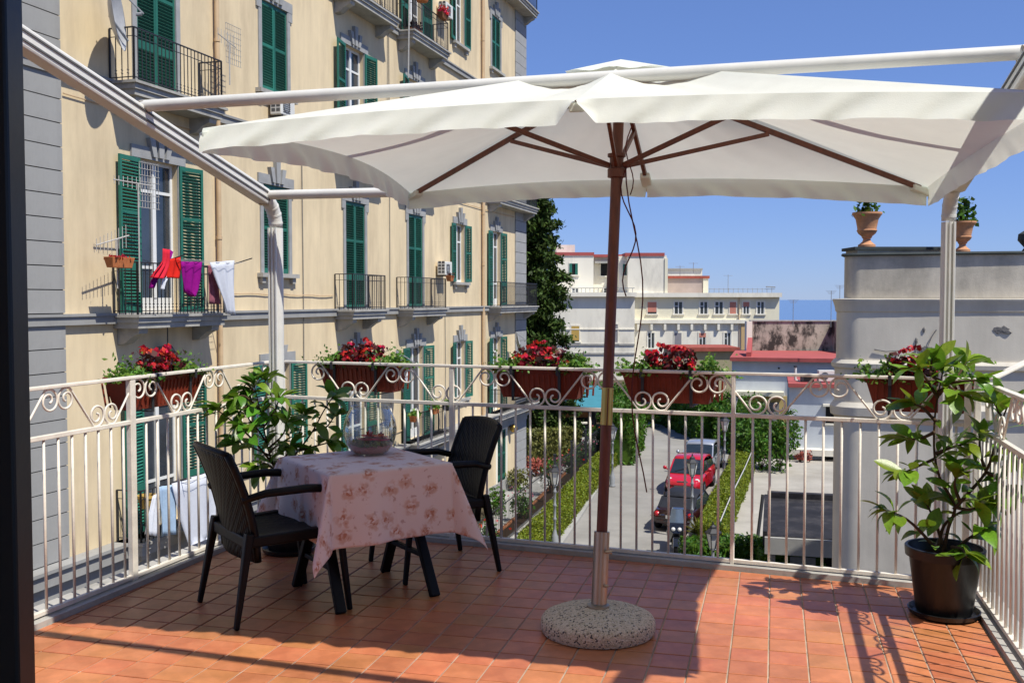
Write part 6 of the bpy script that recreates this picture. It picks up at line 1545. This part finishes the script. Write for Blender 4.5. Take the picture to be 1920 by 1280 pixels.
car('silver car parked behind the red hatchback', Vector((9.05, 48.2, GZ)), hd + R(-2), 'car_silver', 4.0, 1.68, 1.45)
c3 = rd(1262, 1000)
car('dark maroon convertible with black soft top and red tail lights', c3 - fwd * 1.55 + Vector((.30, .2, 0)), hd + math.pi + R(-8), 'car_maroon', 3.5, 1.66, 1.36, 'roadster', M['soft_top'])
# motorcycle
mc = rd(1263, 1046); mb_ = thing('motorcycle', 'black motorcycle with windscreen parked in front of the convertible', 'motorcycle', mc - fwd * .75, hd + R(6))
def wheel(x, r=.30, w=.06):
    o = part('wheel', MB().lathe([(r - .10, -w), (r - .02, -w), (r, -w * .5), (r, w * .5), (r - .02, w), (r - .10, w)], n=26, cap0=False, cap1=False).xf(Matrix.Translation((x, 0, r)) @ Matrix.Rotation(R(90), 4, 'X')), M['rubber'], mb_, 40)
    sp_ = MB()
    for k in range(6):
        a = k * math.pi / 3; sp_.bar((x, 0, r), (x + math.cos(a) * (r - .09), 0, r + math.sin(a) * (r - .09)), .03)
    part('rim', sp_, M['chrome'], o)
wheel(.62, .31, .062); wheel(-.62, .31, .075)
for sy in (-.09, .09): part('front_fork', MB().tube([(.62, sy, .31), (.40, sy, .95)], .024, 8), M['chrome'], mb_, 40)
part('front_mudguard', MB().grid(lambda f, g: (.62 + math.cos(R(20) + f * R(140)) * .35, (g - .5) * .16, .31 + math.sin(R(20) + f * R(140)) * .35), 12, 3), M['bike_black'], mb_, 'all')
part('fairing', MB().add([(.66, -.10, .78), (.66, .10, .78), (.58, -.26, .92), (.58, .26, .92), (.52, -.20, 1.08), (.52, .20, 1.08), (.25, -.34, .72), (.25, .34, .72), (.20, -.24, 1.0), (.20, .24, 1.0), (.40, -.22, .42), (.40, .22, .42), (.1, -.22, .35), (.1, .22, .35)],
     [(0,1,3,2),(2,3,5,4),(2,4,8,6),(3,7,9,5),(4,5,9,8),(0,2,6,10),(1,11,7,3),(0,10,11,1),(10,6,12),(11,13,7),(6,8,12),(7,13,9)]), M['bike_black'], mb_, 30)
for sy in (-.10, .10): part('headlamp', MB().lathe([(0, .03), (.05, .025), (.065, .0)], n=14, cap0=False, cap1=False).xf(Matrix.Translation((.635, sy, .90)) @ Matrix.Rotation(R(70), 4, 'Y')), M['lamp_lens'], mb_, 'all')
part('windscreen', MB().grid(lambda f, g: (.52 - .20 * g - .06 * abs(2 * f - 1), (f - .5) * (.46 - .10 * g), 1.06 + .42 * g), 8, 6), M['bike_screen'], mb_, 'all')
part('handlebar', MB().tube([(.22, -.40, 1.06), (.36, -.15, 1.06), (.36, .15, 1.06), (.22, .40, 1.06)], .017, 8), M['dark_iron'], mb_, 40)
for sy in (-1, 1): part('mirror', MB().tube([(.34, sy * .30, 1.08), (.42, sy * .42, 1.28)], .010, 6).lathe([(0, -.02), (.08, 0), (0, .03)], (.42, sy * .46, 1.30), 10, False, False), M['bike_black'], mb_)
part('seat', MB().add([(-.05, -.14, .80), (-.05, .14, .80), (-.45, -.16, .78), (-.45, .16, .78), (-.95, -.12, .92), (-.95, .12, .92), (-.05, -.14, .70), (-.05, .14, .70), (-.95, -.12, .84), (-.95, .12, .84), (-.45, -.16, .68), (-.45, .16, .68)], [(0,2,3,1),(2,4,5,3),(0,6,10,2),(1,3,11,7),(2,10,8,4),(3,5,9,11),(4,8,9,5),(0,1,7,6)]), M['resin_plain'], mb_, bevel=.02)
part('tank', MB().lathe([(0, 0), (.17, .03), (.20, .12), (.16, .22), (0, .27)], (.10, 0, .70), 14, False, False), M['bike_black'], mb_, 'all')
part('engine', MB().box(-.25, .28, -.17, .17, .25, .62), M['grille'], mb_, bevel=.04); part('exhaust', MB().tube([(.2, .2, .3), (-.3, .22, .28), (-.85, .22, .42)], [.03, .04, .055], 10), M['chrome'], mb_, 40)
part('top_box', MB().box(-1.15, -.78, -.22, .22, .95, 1.25), M['bike_black'], mb_, bevel=.05)
